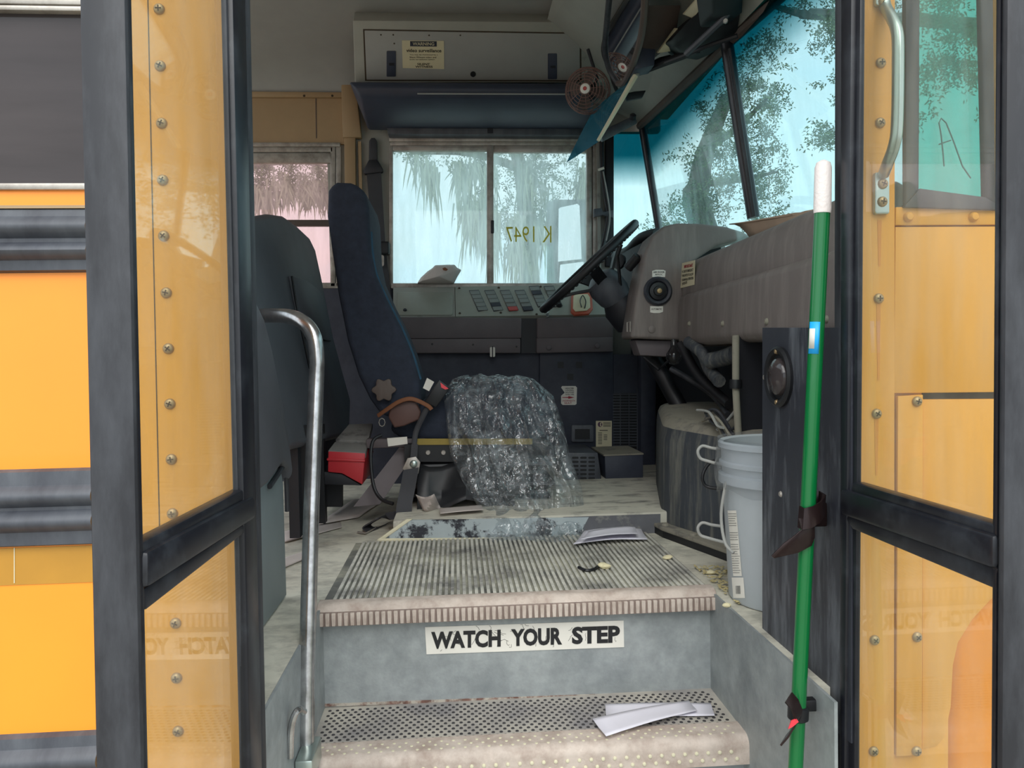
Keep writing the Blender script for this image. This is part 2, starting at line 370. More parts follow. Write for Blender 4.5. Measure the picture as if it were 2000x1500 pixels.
# chipped plate in front of the seat
plate_pl = py_(2.332)
pt = obj('chipped_plate', slab(plate_pl, [(745, 1053), (1130, 1048), (1150, 1010), (800, 1016)], .008), M['chip'], floor)
obj('plate_trim', slab(plate_pl, [(738, 1058), (1130, 1055), (1130, 1049), (738, 1052)], .012, .003), M['creamtrim'], floor, bevel=.002)
obj('plate_trim', slab(plate_pl, [(735, 1056), (748, 1055), (806, 1014), (794, 1014)], .012, .002), M['creamtrim'], floor, bevel=.002)

# ---- staircase
st = thing('staircase', (.13, 1.5, -.5), kind='structure', label='bus entrance stairs with ribbed and dimpled treads')
YR = 1.735
obj('riser', box(XL, XR, YR, YR+.012, -.24, -.03), M['galv'], st)
tm = obj('tread_mat', box(XL+.005, XR-.005, 1.745, 2.322, 0, .004), M['mat'], st)
rv = []
nr = 62
for i in range(nr):
    x = XL+.03+(XR-XL-.045)*i/(nr-1)
    rv.append(box(x-.0038, x+.0038, 1.748, 2.318, .004, .0085))
obj('rib', join(*rv), M['rib'], tm, kind='stuff')
# top nosing: rounded strip with moulded ribs
prof = []
for k in range(9):
    a = math.radians(90+90*k/8); prof.append((1.725+.022*math.cos(a), -.012+.022*math.sin(a)))
prof = [(1.752, .0095)]+prof+[(1.703, -.036), (1.712, -.036), (1.735, -.02), (1.750, 0)]
nos = obj('nosing', prism([(XL-.002, y, z) for y, z in prof], (XR-XL+.002, 0, 0)), M['nosebase'], st, smooth=True)
obj('nosing_top', prism([(XL-.001, y, z) for y, z in [(1.750, .0098), (1.725, .0115), (1.716, .0095), (1.7085, .004), (1.7035, -.004), (1.706, -.004), (1.725, .0085), (1.750, .0085)]], (XR-XL, 0, 0)), M['nosing'], nos, smooth=True)
rv = []
nn = 66
for i in range(nn):
    x = XL+.008+(XR-XL-.016)*i/(nn-1)
    rv.append(box(x-.0046, x+.0046, 1.6975, 1.706, -.0345, -.006))
obj('nosing_rib', join(*rv), M['nosing'], nos, kind='stuff', bevel=.0012, seg=1)
# middle step
obj('tread', box(XL, XR, 1.54, YR, -.245, -.23), M['tread'], st)
rv = []
for j in range(13):
    for i in range(52):
        x = XL+.02+(XR-XL-.035)*(i+.5*(j % 2))/52; y = 1.565+.0125*j
        rv.append(lathe((x, y, -.2302), (0, 0, 1), [(.0042, 0), (.0034, .0014)], 7))
obj('tread_dimple', join(*rv), M['pit'], st, kind='stuff')
prof = []
for k in range(9):
    a = math.radians(90+90*k/8); prof.append((1.52+.022*math.cos(a), -.250+.022*math.sin(a)))
prof = [(1.565, -.228)]+prof+[(1.498, -.285), (1.508, -.285), (1.53, -.262), (1.565, -.232)]
nos2 = obj('nosing', prism([(XL, y, z) for y, z in prof], (XR-XL-.004, 0, 0)), M['nosing'], st, smooth=True)
stud = lathe((0, 0, 0), (0, -1, 0), [(.0042, 0), (.0036, .0022), (.0015, .003)], 10)
studs = None
for j, z in enumerate((-.257, -.272)):
    for i in range(36):
        p = V((XL+.02+(XR-XL-.04)*(i+.5*j)/36, 1.4985, z))
        if studs is None: studs = obj('stud', ([q+p for q in stud[0]], stud[1]), M['creamtrim'], nos2, smooth=True)
        else: copy_at(studs, p+V((0, -.0015, 0)), nos2)
for j, (y, z) in enumerate(((1.506, -.2355), (1.519, -.2282), (1.534, -.2278), (1.548, -.2280))):
    for i in range(36):
        p = V((XL+.02+(XR-XL-.04)*(i+.5*(j % 2))/36, y, z)); k_ = copy_at(studs, p, nos2, (math.radians(-90 if j else -45), 0, 0)); k_.scale = (.85, .6, .85)
obj('riser', box(XL, XR, 1.53, 1.542, -.47, -.25), M['galv'], st)
obj('tread', box(XL, XR, 1.19, 1.53, -.485, -.47), M['tread'], st)
obj('side_panel', box(XL+.0005, XL+.006, 1.145, 1.735, -.62, .0005), M['galv'], st)
obj('side_panel', box(XR-.006, XR-.0005, 1.145, 1.735, -.62, .0005), M['galv'], st)
obj('rust_seam', slab(py_(YR-.003), [(620, 1376), (1396, 1348), (1396, 1353), (620, 1381)], .004), mat('rusty_seam', (112, 82, 72), .9, var=.4, scale=40, dirt=(176, 168, 156), damt=.5, dscale=30), st)
sk = thing('step_sticker', P(1024, 1270, y=YR-.004), 'white WATCH YOUR STEP sticker with cracked surface on the step riser', 'sticker')
RIS = py_(YR)
stm = mat('cracked_white_sticker', (224, 220, 210), .6, var=.05)
obj('backing', slab(RIS, [(830, 1225), (1218, 1212), (1219, 1264), (833, 1278)], .0018, .002), stm, sk)
q = lambda a, b: [(a, 1234-(a-842)*.0342), (b, 1234-(b-842)*.0342), (b, 1268-(b-842)*.0342), (a, 1268-(a-842)*.0342)]
for w, a, b in (('WATCH', 842, 978), ('YOUR', 998, 1098), ('STEP', 1117, 1211)):
    text('lettering', w, RIS, q(a, b), M['ink'], sk, off=.0032, bold=.045)
# hairline cracks of the sticker
rv = []
for i in range(34):
    x = random.uniform(836, 1212); y = 1228-(x-842)*.0342+random.uniform(0, 44); pts = []
    dx, dy = random.uniform(-5, 5), random.uniform(-4, 4)
    for k in range(4):
        pts.append(RIS.at(min(max(x, 834), 1215), min(max(y, 1226-(x-842)*.034), 1272-(x-842)*.034), .0024)); x += dx+random.uniform(-4, 4); y += dy+random.uniform(-4, 4)
    rv.append(tube(pts, .0005, 4))
obj('crack', join(*rv), M['greylid'], sk, kind='stuff')

# ---- driver-side wall
def wx(px, py=400): return FAR.at(px, py).x
def wz(py, px=900): return FAR.at(px, py).z
wall = obj('wall_back', join(
    box(-1.75, 1.0, YW, YW+.05, -.3, .905), box(-1.75, .72, YW, YW+.05, 1.545, 1.9), box(-1.75, -1.45, YW, YW+.05, .905, 1.545),
    box(-.575, -.29, YW, YW+.05, .905, 1.545), box(.652, .735, YW, YW+.05, .905, 1.6), box(.72, 1.0, YW, YW+.05, 1.63, 1.9), box(.735, 1.0, YW, YW+.05, .905, 1.02)),
    M['wallgrey'], kind='structure', label='grey painted driver side wall of the bus')
obj('lower_lining', slab(py_(YW-.01), [(480, 560), (775, 560), (775, 1000), (480, 1000)], .008), M['navy'], wall)
tanb = obj('trim_1', slab(py_(YW-.012), [(470, 186), (690, 186), (690, 282), (470, 282)], .01), M['tan'], kind='structure', label='faded tan panel above the rear side window')
obj('rail', slab(py_(YW-.03), [(470, 178), (674, 180), (674, 190), (470, 189)], .02), M['tan'], tanb, bevel=.003)
rivets = [obj('rivet', lathe(P(x, 187, y=YW-.03), (0, -1, 0), [(.006, 0), (.004, .003)], 8), M['slot'], tanb) for x in (594, 649)]
obj('panel_seam', slab(py_(YW-.013), [(616, 192), (618, 192), (619, 270), (617, 270)], .002), M['brown'], tanb)
post = obj('trim_2', slab(py_(YW-.04), [(666, 158), (694, 158), (706, 268), (669, 268)], .04), M['tan'], kind='structure', bevel=.006, label='tan upright post beside the driver window')
obj('lower_post', slab(py_(YW-.03), [(672, 268), (694, 268), (697, 560), (676, 560)], .03), M['tan'], post, bevel=.004)
obj('edge_strip', slab(py_(YW-.02), [(699, 276), (705, 276), (708, 400), (702, 400)], .02), M['tan'], post)
# ---- window 1 (driver sliding window)
w1 = thing('window_1', P(957, 560, y=YW), kind='structure', label='sliding driver window with dusty glass in an aluminium frame')
FW = py_(YW-.015)
def bar(par, x0, y0, x1, y1, th=.03, m=None, pl=None, off=0, name='frame', bev=.003):
    return obj(name, slab(pl or FW, rect(x0, y0, x1, y1), th, off), m or M['alu'], par, bevel=bev)
bar(w1, 760, 264, 1168, 276, .05, off=.012, name='top_track'); bar(w1, 762, 276, 1166, 284, .05, name='top_track')
bar(w1, 760, 283, 767, 562); bar(w1, 951, 283, 964, 556, off=.006, name='mullion'); bar(w1, 1146, 283, 1156, 560); bar(w1, 1158, 275, 1167, 560, .04)
bar(w1, 767, 284, 952, 294, name='sash_rail'); bar(w1, 963, 284, 1147, 297, name='sash_rail'); bar(w1, 764, 553, 1168, 563, .05, off=.02, name='sill')
bar(w1, 959, 430, 965, 455, .02, M['dark'], off=.02, name='latch')
GP = py_(YW+.015)
obj('pane', slab(GP, rect(764, 288, 956, 558), .004), G_drv, w1); obj('pane', slab(GP, rect(958, 288, 1150, 558), .004, -.012), G_drv, w1)
text('marker_writing', '7491 K'[::-1], py_(YW+.02), [(988, 443), (1077, 441), (1077, 474), (988, 472)], M['mark'], w1, flip=True, bold=-.004)
# ---- window 2 (tinted side window behind the driver)
w2 = thing('window_2', P(570, 560, y=YW), kind='structure', label='bronze tinted side window behind the driver seat')
bar(w2, 150, 278, 664, 286, .05, off=.01, name='top_track'); bar(w2, 150, 287, 650, 297, .05, name='top_track'); bar(w2, 150, 299, 648, 318, .03, name='sash_rail')
bar(w2, 645, 286, 655, 560); bar(w2, 656, 284, 666, 560, .04); bar(w2, 150, 429, 648, 441, .03, M['brown'], name='meeting_rail'); bar(w2, 150, 552, 660, 563, .04, name='sill')
obj('pane', slab(GP, rect(150, 312, 648, 435), .004, -.01), G_pink, w2); obj('pane', slab(GP, rect(150, 432, 648, 556), .004), G_pink, w2)
# ---- window 4 (driver quarter window)
w4 = thing('window_4', P(1230, 480, y=YW), kind='structure', label='fixed quarter window ahead of the driver with blue shade band')
obj('pane', slab(GP, [(1192, 245), (1256, 245), (1288, 470), (1288, 510), (1192, 510)], .004), G_ws, w4)
bar(w4, 1184, 250, 1199, 520, .05, M['dark'], off=.02)
# ---- ceiling
prof = [(3.66, 1.72), (3.63, 1.80), (3.54, 1.875), (3.36, 1.935), (3.05, 1.98), (2.65, 2.0), (2.2, 1.99), (1.8, 1.96), (1.45, 1.90), (1.28, 1.83), (1.2, 1.74)]
cp_ = smooth_path([V((-1.75, y, z)) for y, z in prof], 6)
ce = obj('ceiling', prism(cp_+[p+V((0, 0, .03)) for p in reversed(cp_)], (2.75, 0, 0)), M['ceil'], kind='structure', smooth=True, label='curved grey bus ceiling')
# ---- windshield
def ws(y, z, off=0): return V((.99-.138*(z-1.01)+off, y, z))
w3 = thing('window_3', ws(2.45, .95), kind='structure', label='two-piece windshield with blue shade band and black centre pillar')
def pane(y0, y1, z0, z1, m, par): return obj('pane', prism([ws(y0, z0), ws(y1, z0), ws(y1, z1), ws(y0, z1)], (.004, 0, 0)), m, par)
pane(1.24, 2.46, .76, 1.62, G_ws, w3); pane(2.46, 3.62, .76, 1.68, G_ws, w3)
obj('centre_pillar', tube([P(1416, 60, y=2.46), P(1443, 240, y=2.46), P(1472, 425, y=2.46)], .021, 10), M['blackpaint'], w3, smooth=True)
obj('pillar_strip', tube([P(1428, 100, y=2.44)+V((-.012, -.02, 0)), P(1476, 425, y=2.44)+V((-.012, -.02, 0))], .006, 6), M['rubber'], w3, smooth=True)
obj('corner_pillar', tube([P(1254, 245, y=3.6), P(1290, 465, y=3.6)], .018, 10), M['blackpaint'], w3, smooth=True)
obj('top_gasket', tube([P(1250, 246, y=3.6), P(1395, 112, y=2.6), P(1430, 76, y=2.45), P(1530, -12, y=2.12), P(1640, -120, y=1.8), V((.92, 1.25, 1.53))], .018, 8), M['brown'], w3, smooth=True)
obj('bottom_gasket', tube([ws(1.24, .775), ws(3.6, .775)], .02, 8), M['dark'], w3, smooth=True)
# ---- header above the windshield
hd = obj('trim_3', prism([(.915, 1.22, 1.53), (.90, 2.45, 1.575), (.885, 3.6, 1.65), (.56, 3.58, 1.80), (.40, 3.4, 1.93), (.40, 1.4, 1.93), (.56, 1.24, 1.80)], (.03, 0, .05)), M['header'], kind='structure', label='grey header panel above the windshield')
obj('front_cap', join(box(.95, 1.05, 1.15, YW+.05, 1.70, 2.0)), M['yellow'], hd)
# ---- front wall under the windshield
obj('wall_front', box(.96, 1.04, 1.2, YW, -.3, .77), M['dark'], kind='structure', label='dark firewall under the windshield')

# ================================================================== OUTSIDE SKIN, LEFT OF DOOR
def zl(py, px=90): return SKINL.at(px, py).z
def ys(z): return YB+LEAN*(z-C.z)
def skinbox(x0, x1, z0, z1, th=.04, out=0):
    a = [V((x, ys(z)-out, z)) for x, z in ((x0, z0), (x1, z0), (x1, z1), (x0, z1))]
    return prism(a, (0, th+out, 0))
JL = SKINL.at(441, 60).x
xs = SKINL.at(250, 700).x-.045     # seam between side panelling and door post, hidden behind the door edge
wl = thing('wall_outer_left', (-.8, YB, -.7), kind='structure', label='yellow bus side panelling left of the entrance door')
obj('post_panel', skinbox(xs, XL+.012, -.75, 1.75, .03), M['yellow2'], wl)
obj('post_seam', slab(SKINL, [(287, -30), (289, -30), (313, 1060), (311, 1060)], .001, .0006), M['slot'], wl)
zw = zl(372)
obj('side_panel', skinbox(-1.75, xs, -.75, zw, .05), M['yellow'], wl)
obj('top_panel', skinbox(-1.75, xs, zl(2), 1.75, .05), M['yellow'], wl)
obj('reflective_tape', skinbox(-1.75, xs, zl(1140), zl(1068), .002, .0012), M['tape'], wl)
obj('tape_joint', slab(SKINL, [(27, 1070), (28.5, 1070), (28.5, 1139), (27, 1139)], .001, .002), M['creamtrim'], wl)
def rub_rail(py0, py1, ridges):
    z1, z0 = zl(py0), zl(py1); h = z1-z0
    pr = [(0, 1), (.010, .97)]
    for a, b in ridges:
        for k in range(7):
            t = math.pi*k/6; pr.append((.012+.014*math.sin(t), a+(b-a)*k/6))
    pr += [(.010, .03), (0, 0)]
    return obj('rub_rail', prism([(-1.75, ys(z0+h*f)-d, z0+h*f) for d, f in pr], (xs+1.75, 0, 0)), M['rub'], wl, smooth=True)
rub_rail(408, 533, [(.86, .52), (.46, .18)]); rub_rail(915, 1066, [(.80, .52), (.48, .20)]); rub_rail(1430, 1580, [(.84, .52), (.46, .2)])
obj('rail_lip', skinbox(-1.75, xs, zl(410), zl(404), .004, .012), M['tan'], wl)
scr = lathe((0, 0, 0), (0, -1, 0), [(.0082, 0), (.0078, .002), (.0058, .0042), (.001, .0052)], 12)
def make_screw(p, par):
    s = obj('screw', ([q+p for q in scr[0]], scr[1]), M['screw'], par, smooth=True)
    a = .0042; h = .0048
    obj('screw_slot', join(box(p.x-a, p.x+a, p.y-h-.0008, p.y-h+.001, p.z-.0009, p.z+.0009), box(p.x-.0009, p.x+.0009, p.y-h-.0008, p.y-h+.001, p.z-a, p.z+a)), M['slot'], s)
    return s
def add_screw(src, p, par):
    s = copy_at(src, p+V((0, -.0026, 0)), par); a = random.uniform(0, 1.5)
    for c in list(src.children):
        k = c.copy(); COL.objects.link(k); k.parent = s
    s.rotation_euler = (0, a, 0)
    return s
sc0 = None
for x, y in [(311, 18), (313, 129), (316, 241), (318, 352), (320, 461), (325, 572), (329, 681), (332, 789), (335, 897), (337, 1003), (340, 1110), (343, 1217), (345, 1324), (348, 1428)]:
    p = SKINL.at(x, y)
    if sc0 is None: sc0 = make_screw(p, wl)
    else: add_screw(sc0, p, wl)
# ---- exterior passenger window, top left
w6 = thing('window_6', SKINL.at(80, 372), kind='structure', label='dark exterior passenger window with silver rails, left of the door')
obj('pane', skinbox(-1.75, xs, zl(360), zl(20), .006, -.012), G_dark, w6)
obj('rail', skinbox(-1.75, xs, zl(372), zl(359), .02, .006), M['alu'], w6, bevel=.002)
obj('rail', skinbox(-1.75, xs, zl(24), zl(14), .02, .006), M['alu'], w6, bevel=.002); obj('rail', skinbox(-1.75, xs, zl(10), zl(-6), .02, .003), M['alu'], w6, bevel=.002)

# ================================================================== DOOR LEAVES
def leaf(name, A, B, label, polys):
    d = (B-A); n = d.cross(V((0, LEAN if name == 'door_1' else 0, 1)))
    pl = Plane(A, n)
    t = thing(name, V((A.x, A.y, -.7)), kind='structure', label=label)
    for nm, poly, th, off, m, bv in polys:
        obj(nm, tall(slab(pl, poly, th, off), poly, lean=LEAN if name == 'door_1' else 0), m, t, bevel=bv)
    u = V((0, LEAN if name == 'door_1' else 0, 1))
    for nm, z0, z1 in (('top_rail', 1.64, 1.725), ('bottom_rail', -.66, -.56)):
        obj(nm, prism([A+u*(z0-A.z), B+u*(z0-B.z), B+u*(z1-B.z), A+u*(z1-A.z)], pl.n*-.014), BL, t, bevel=.003)
    return t, pl
A = P(478, 955, y=1.12); B = P(283, 1052, z=A.z)
BL = M['blackpaint']; RU = M['rubber']
dl, DLP = leaf('door_1', A, B, 'left folded entrance door leaf with two glass panes in a black frame', [
    ('upper_pane', [(250, -60), (436, -60), (482, 962), (280, 1066)], .005, -.008, G_door, 0),
    ('lower_pane', [(285, 1180), (488, 1022), (502, 1560), (292, 1560)], .005, -.008, G_door, 0),
    ('inner_post', [(452, -70), (478, -70), (517, 1600), (493, 1600)], .016, .006, BL, .005),
    ('inner_seal', [(476, -70), (488, -70), (526, 1600), (516, 1600)], .03, .001, RU, .006),
    ('glazing_bead', [(436, -70), (452, -70), (497, 1600), (484, 1600)], .008, -.002, M['rubber'], .002),
    ('outer_post', [(247, -70), (255, -70), (297, 1600), (288, 1600)], .05, .004, BL, .004),
    ('edge_seal', [(240, -70), (249, -70), (291, 1600), (281, 1600)], .046, .004, RU, .01),
    ('glazing_bead', [(280, 1058), (480, 953), (484, 974), (281, 1092)], .02, .004, BL, .004),
    ('cross_rail', [(290, 1077), (499, 968), (501, 1012), (290, 1150)], .012, .010, BL, .006),
    ('glazing_bead', [(281, 1150), (500, 1009), (488, 1034), (285, 1194)], .02, .004, BL, .004)])
A = P(1670, 945, y=1.12); B = P(1940, 1028, z=A.z)
dr, DRP = leaf('door_2', A, B, 'right folded entrance door leaf with two glass panes in a black frame', [
    ('upper_pane', [(1688, -60), (1960, -60), (1943, 1034), (1668, 950)], .005, -.008, G_door, 0),
    ('lower_pane', [(1662, 1028), (1940, 1148), (1928, 1560), (1654, 1560)], .005, -.008, G_door, 0),
    ('inner_post', [(1646, -70), (1674, -70), (1640, 1600), (1634, 1600)], .016, .006, BL, .005),
    ('inner_seal', [(1634, -70), (1647, -70), (1634, 1600), (1622, 1600)], .03, .001, RU, .005),
    ('glazing_bead', [(1674, -70), (1690, -70), (1662, 1600), (1640, 1600)], .008, -.002, BL, .002),
    ('outer_post', [(1951, -70), (1962, -70), (1936, 1600), (1926, 1600)], .05, .004, BL, .004),
    ('edge_seal', [(1962, -70), (1976, -70), (1950, 1600), (1936, 1600)], .068, .006, RU, .012),
    ('glazing_bead', [(1664, 941), (1945, 1024), (1945, 1050), (1662, 962)], .02, .004, BL, .004),
    ('cross_rail', [(1640, 954), (1938, 1045), (1938, 1112), (1640, 1005)], .012, .010, BL, .006),
    ('glazing_bead', [(1642, 1002), (1949, 1110), (1938, 1150), (1664, 1034)], .02, .004, BL, .004)])

# ================================================================== OUTSIDE SKIN, RIGHT OF DOOR
wr = thing('wall_outer_right', (.75, YB, -.7), kind='structure', label='yellow bus nose panelling right of the entrance door')
def skr(nm, poly, th=.012, off=0, m=None, bev=0, par=None): return obj(nm, tall(slab(SKINR, poly, th, off), poly, 1.5 if par else 1.75), m or M['yellow2'], par or wr, bevel=bev)
skr('door_post_panel', [(1690, -60), (1751, -60), (1744, 1600), (1674, 1600)], .03)
skr('belt_panel', [(1750, 404), (2120, 400), (2120, 438), (1749, 440)], .02, .002, bev=.002)
skr('cowl_panel', [(1749, 443), (2120, 441), (2120, 764), (1746, 768)], .02, 0, bev=.001)
skr('hinge_strip', [(1754, 774), (1803, 771), (1801, 1474), (1751, 1478)], .01, .004, bev=.001)
skr('lower_panel', [(1802, 780), (2120, 778), (2120, 1100), (1990, 1125), (1935, 1172), (1900, 1210), (1872, 1255), (1862, 1300), (1858, 1380), (1846, 1440), (1830, 1458), (1801, 1464)], .012, -.004, M['yellow2'], bev=.002)
skr('backing_panel', [(1744, 440), (1800, 440), (1800, 1490), (1742, 1490)], .02, -.012)
skr('skirt_panel', [(1742, 1425), (1852, 1400), (1848, 1620), (1740, 1620)], .012, -.006, M['yellow2'])
skr('shadow_gap', [(1802, 768), (2120, 764), (2120, 779), (1802, 781)], .004, -.014, M['slot'])
# bulging fender behind
rows = []
for i in range(15):
    t = i/14
    rows.append([P(1846+300*(j/9), 1120+560*t, y=1.168+.02*(1-math.sin(math.pi*min(1, .2+.6*j/9)))) for j in range(10)])
obj('fender', grid(rows), M['orange'], wr, smooth=True, solid=.008)
sr = None
for x, y in [(1720, 123), (1719, 240), (1716, 583), (1712, 808), (1708, 1250), (1706, 1467), (1791, 784), (1791, 1244), (1790, 1467)]:
    p = SKINR.at(x, y, .0045 if x > 1760 else .0005)
    if sr is None: sr = make_screw(p, wr)
    else: add_screw(sr, p, wr)
for x in (1773, 1900):
    p = SKINR.at(x, 424, .002); obj('rivet', lathe(p, (0, -1, 0), [(.0078, 0), (.0074, .004), (.005, .007), (.003, .0072)], 14), M['yellow2'], wr, smooth=True)
# rust streaks running down from the screws
rust = mat('rust_streak', (214, 138, 50), .6, var=.1)
for x, y, l in ((1716, 593, 150), (1712, 818, 110), (1718, 430, 90)):
    skr('rust_streak', [(x-4, y), (x+4, y), (x+2, y+l), (x-2, y+l)], .0004, .0005, rust)
# quarter window in the nose
w5 = thing('window_5', SKINR.at(1850, 400), kind='structure', label='green-tinted quarter window with a finger-drawn A beside the door')
skr('gasket', [(1769, -60), (1803, -60), (1798, 372), (1769, 402)], .014, .01, M['rubber'], .006, w5)
skr('gasket', [(1768, 402), (1797, 368), (1925, 385), (1952, 402), (1952, 410), (1768, 404)], .014, .0095, M['rubber'], .004, w5)
skr('gasket', [(1902, -60), (1936, -60), (1948, 404), (1924, 388)], .014, .009, M['rubber'], .006, w5)
skr('pane', [(1790, -60), (1915, -60), (1935, 398), (1790, 380)], .004, -.01, G_q, 0, w5)
skr('post_panel', [(1947, -60), (2120, -60), (2120, 402), (1952, 402)], .02, 0, M['yellow2'])
obj('gasket', box(.675, .835, YB-.009, YB+.005, 1.47, 1.52), M['rubber'], w5, bevel=.004)
obj('upper_panel', box(.676, 1.0, YB, YB+.02, 1.515, 1.78), M['yellow2'], wr)
aq = lambda *pts: tube([SKINR.at(x, y, -.004) for x, y in pts], .0011, 5)
obj('finger_writing', join(aq((1844, 325), (1842, 300), (1838, 262), (1834, 240), (1838, 231), (1848, 240), (1862, 275), (1880, 325), (1896, 348)), aq((1834, 282), (1845, 278), (1857, 274))), M['scratch'], w5)
# grab handle
gh = thing('grab_handle', SKINR.at(1722, 420), 'bent aluminium grab handle screwed to the yellow post right of the door', 'handle')
hp = smooth_path([SKINR.at(1726, -12, .006), SKINR.at(1729, 12, .008), SKINR.at(1742, 36, .03), SKINR.at(1752, 62, .045), SKINR.at(1754, 110, .05), SKINR.at(1752, 240, .05), SKINR.at(1746, 285, .045), SKINR.at(1734, 318, .03), SKINR.at(1726, 340, .008)], 5)
obj('grip', tube(hp, .0085, 12), M['bright'], gh, smooth=True)
obj('foot_plate', slab(SKINR, rrect(1709, 336, 1738, 418, 5), .008, .008), M['bright'], gh, bevel=.002)
obj('foot_plate', slab(SKINR, rrect(1711, -40, 1740, 10, 5), .008, .008), M['bright'], gh, bevel=.002)
for x, y in ((1724, 359), (1723, 394), (1725, 3)): add_screw(sr, SKINR.at(x, y, .008), gh)

# ================================================================== STAIRWELL SIDE: black panel, pole, rail
SP = px_(.600)
sp = obj('trim_4', slab(SP, [(1489, 640), (1662, 640), (1662, 1452), (1622, 1420), (1489, 1309)], .006), M['dark'], kind='structure', label='scuffed black panel beside the stairwell under the dashboard')
M['scuff'] = mat('scuffed_black_panel', (46, 48, 56), .5, var=.2, dirt=(112, 116, 122), damt=.2, dscale=7, dstretch=(1, 3, .5), dsharp=.25)
sp.data.materials[0] = M['scuff']
spk = thing('step_lamp', SP.at(1523, 735), 'round black recessed step lamp in the black panel beside the stairs', 'lamp')
c0 = SP.at(1524, 736)
obj('bezel', lathe(c0, (-1, 0, 0), [(.056, 0), (.057, .006), (.052, .010), (.044, .008), (.042, .002)], 32), M['darker'], spk, smooth=True)
obj('lens', lathe(c0+V((-.001, 0, 0)), (-1, 0, 0), [(.036, 0), (.033, .008), (.022, .014), (.004, .016)], 24), G_dark, spk, smooth=True)
for dz in (.047, -.047): obj('screw', lathe(c0+V((-.006, 0, dz)), (-1, 0, 0), [(.005, 0), (.004, .004)], 8), M['screw'], spk)
for x, y in ((1525, 965), (1494, 737), (1500, 1296)):
    obj('screw', lathe(SP.at(x, y), (-1, 0, 0), [(.006, 0), (.004, .003)], 10), M['alu'], sp, smooth=True)
# green pole
pole = thing('broom_pole', P(1553, 1500, y=1.20), 'green enamelled broom pole with white grip leaning by the door', 'pole')
p0 = P(1547, 1640, y=1.20); p1 = P(1606, 414, y=1.17); p2 = P(1608.5, 313, y=1.168)
dd = (p1-p0).normalized()
obj('shaft', tube([p0, p1], .0118, 20), M['green'], pole, smooth=True)
obj('grip', tube([p1-dd*.002, p1+dd*.004, p2-dd*.012, p2-dd*.004, p2], [.0128, .0134, .0128, .0105, .004], 20), M['white'], pole, smooth=True)
# printed label wrapped round the shaft
def wrap(pa, pb, r, a0, a1, m, name, par, n=8):
    d = (pb-pa).normalized(); rt = d.cross(V((0, -1, 0))).normalized(); fr = rt.cross(d).normalized()
    if fr.y > 0: fr = -fr
    if rt.x < 0: rt = -rt
    rows = [[p+(rt*math.sin(a0+(a1-a0)*k/n)+fr*math.cos(a0+(a1-a0)*k/n))*r for k in range(n+1)] for p in (pa, pb)]
    return obj(name, grid(rows), m, par, smooth=True, solid=.0004)
def onpole(py):
    lo, hi = 0., 1.
    for _ in range(40):
        m = (lo+hi)/2; p = p0.lerp(p1, m); c = ROT.transposed() @ (p-C); y = 750-F*c.y/-c.z
        if y > py: lo = m
        else: hi = m
    return p0.lerp(p1, lo)
lb = wrap(onpole(691), onpole(629), .0121, -1.5, -.05, M['blue'], 'label', pole)
wrap(onpole(681), onpole(642), .0124, -1.45, -.62, M['sticker'], 'label_print', lb)
# clips that hold the pole
cl = thing('pole_clip', onpole(1030)+V((.02, 0, 0)), 'dark metal spring clip with pointed tongue gripping the green pole', 'clip')
pc = onpole(1012)
obj('strap', band([pc+V((-.016, -.004, .004)), pc+V((-.013, -.0145, .002)), pc+V((0, -.018, .006)), pc+V((.014, -.014, .012)), pc+V((.026, -.004, .02)), pc+V((.024, .012, .024)), pc+V((.010, .016, .02))], V((.004, .002, .034)), .003), M['bracket'], cl, smooth=True)
KP = py_(onpole(1050).y-.016)
obj('tongue', slab(KP, [(1560, 1012), (1592, 1016), (1592, 1050), (1586, 1066), (1560, 1080), (1512, 1091), (1507, 1086), (1530, 1062), (1552, 1046), (1566, 1034)], .003), M['bracket'], cl, bevel=.001)
obj('bolt', lathe(P(1593, 980, y=1.21), (0, -.2, 1), [(.006, -.006), (.006, .004), (.003, .006)], 8), M['alu'], cl)
obj('mount', box(.56, .60, 1.205, 1.222, pc.z-.02, pc.z+.02), M['bracket'], cl, bevel=.003)
c2 = thing('pole_clip', onpole(1400)+V((.02, 0, 0)), 'lower curled metal clip with red mark gripping the green pole', 'clip')
pd = onpole(1385)
K2 = py_(pd.y-.02)
obj('strap', band([K2.at(1540, 1362), K2.at(1552, 1376, .004), K2.at(1560, 1396, .005), K2.at(1556, 1412, .004), K2.at(1545, 1430, .001), K2.at(1531, 1446, -.004)], V((.016, .012, .010)), .003), M['bracket'], c2, smooth=True)
obj('red_mark', slab(K2, [(1546, 1408), (1556, 1404), (1560, 1410), (1548, 1420), (1540, 1424)], .002, .012), M['redbtn'], c2)
obj('rubber_collar', lathe(onpole(1392), dd, [(.0125, -.012), (.0165, -.009), (.0165, .009), (.0125, .012)], 16), M['darker'], c2, smooth=True)
obj('mount', box(.555, .60, 1.205, 1.222, pd.z-.012, pd.z+.008), M['darker'], c2, bevel=.003)

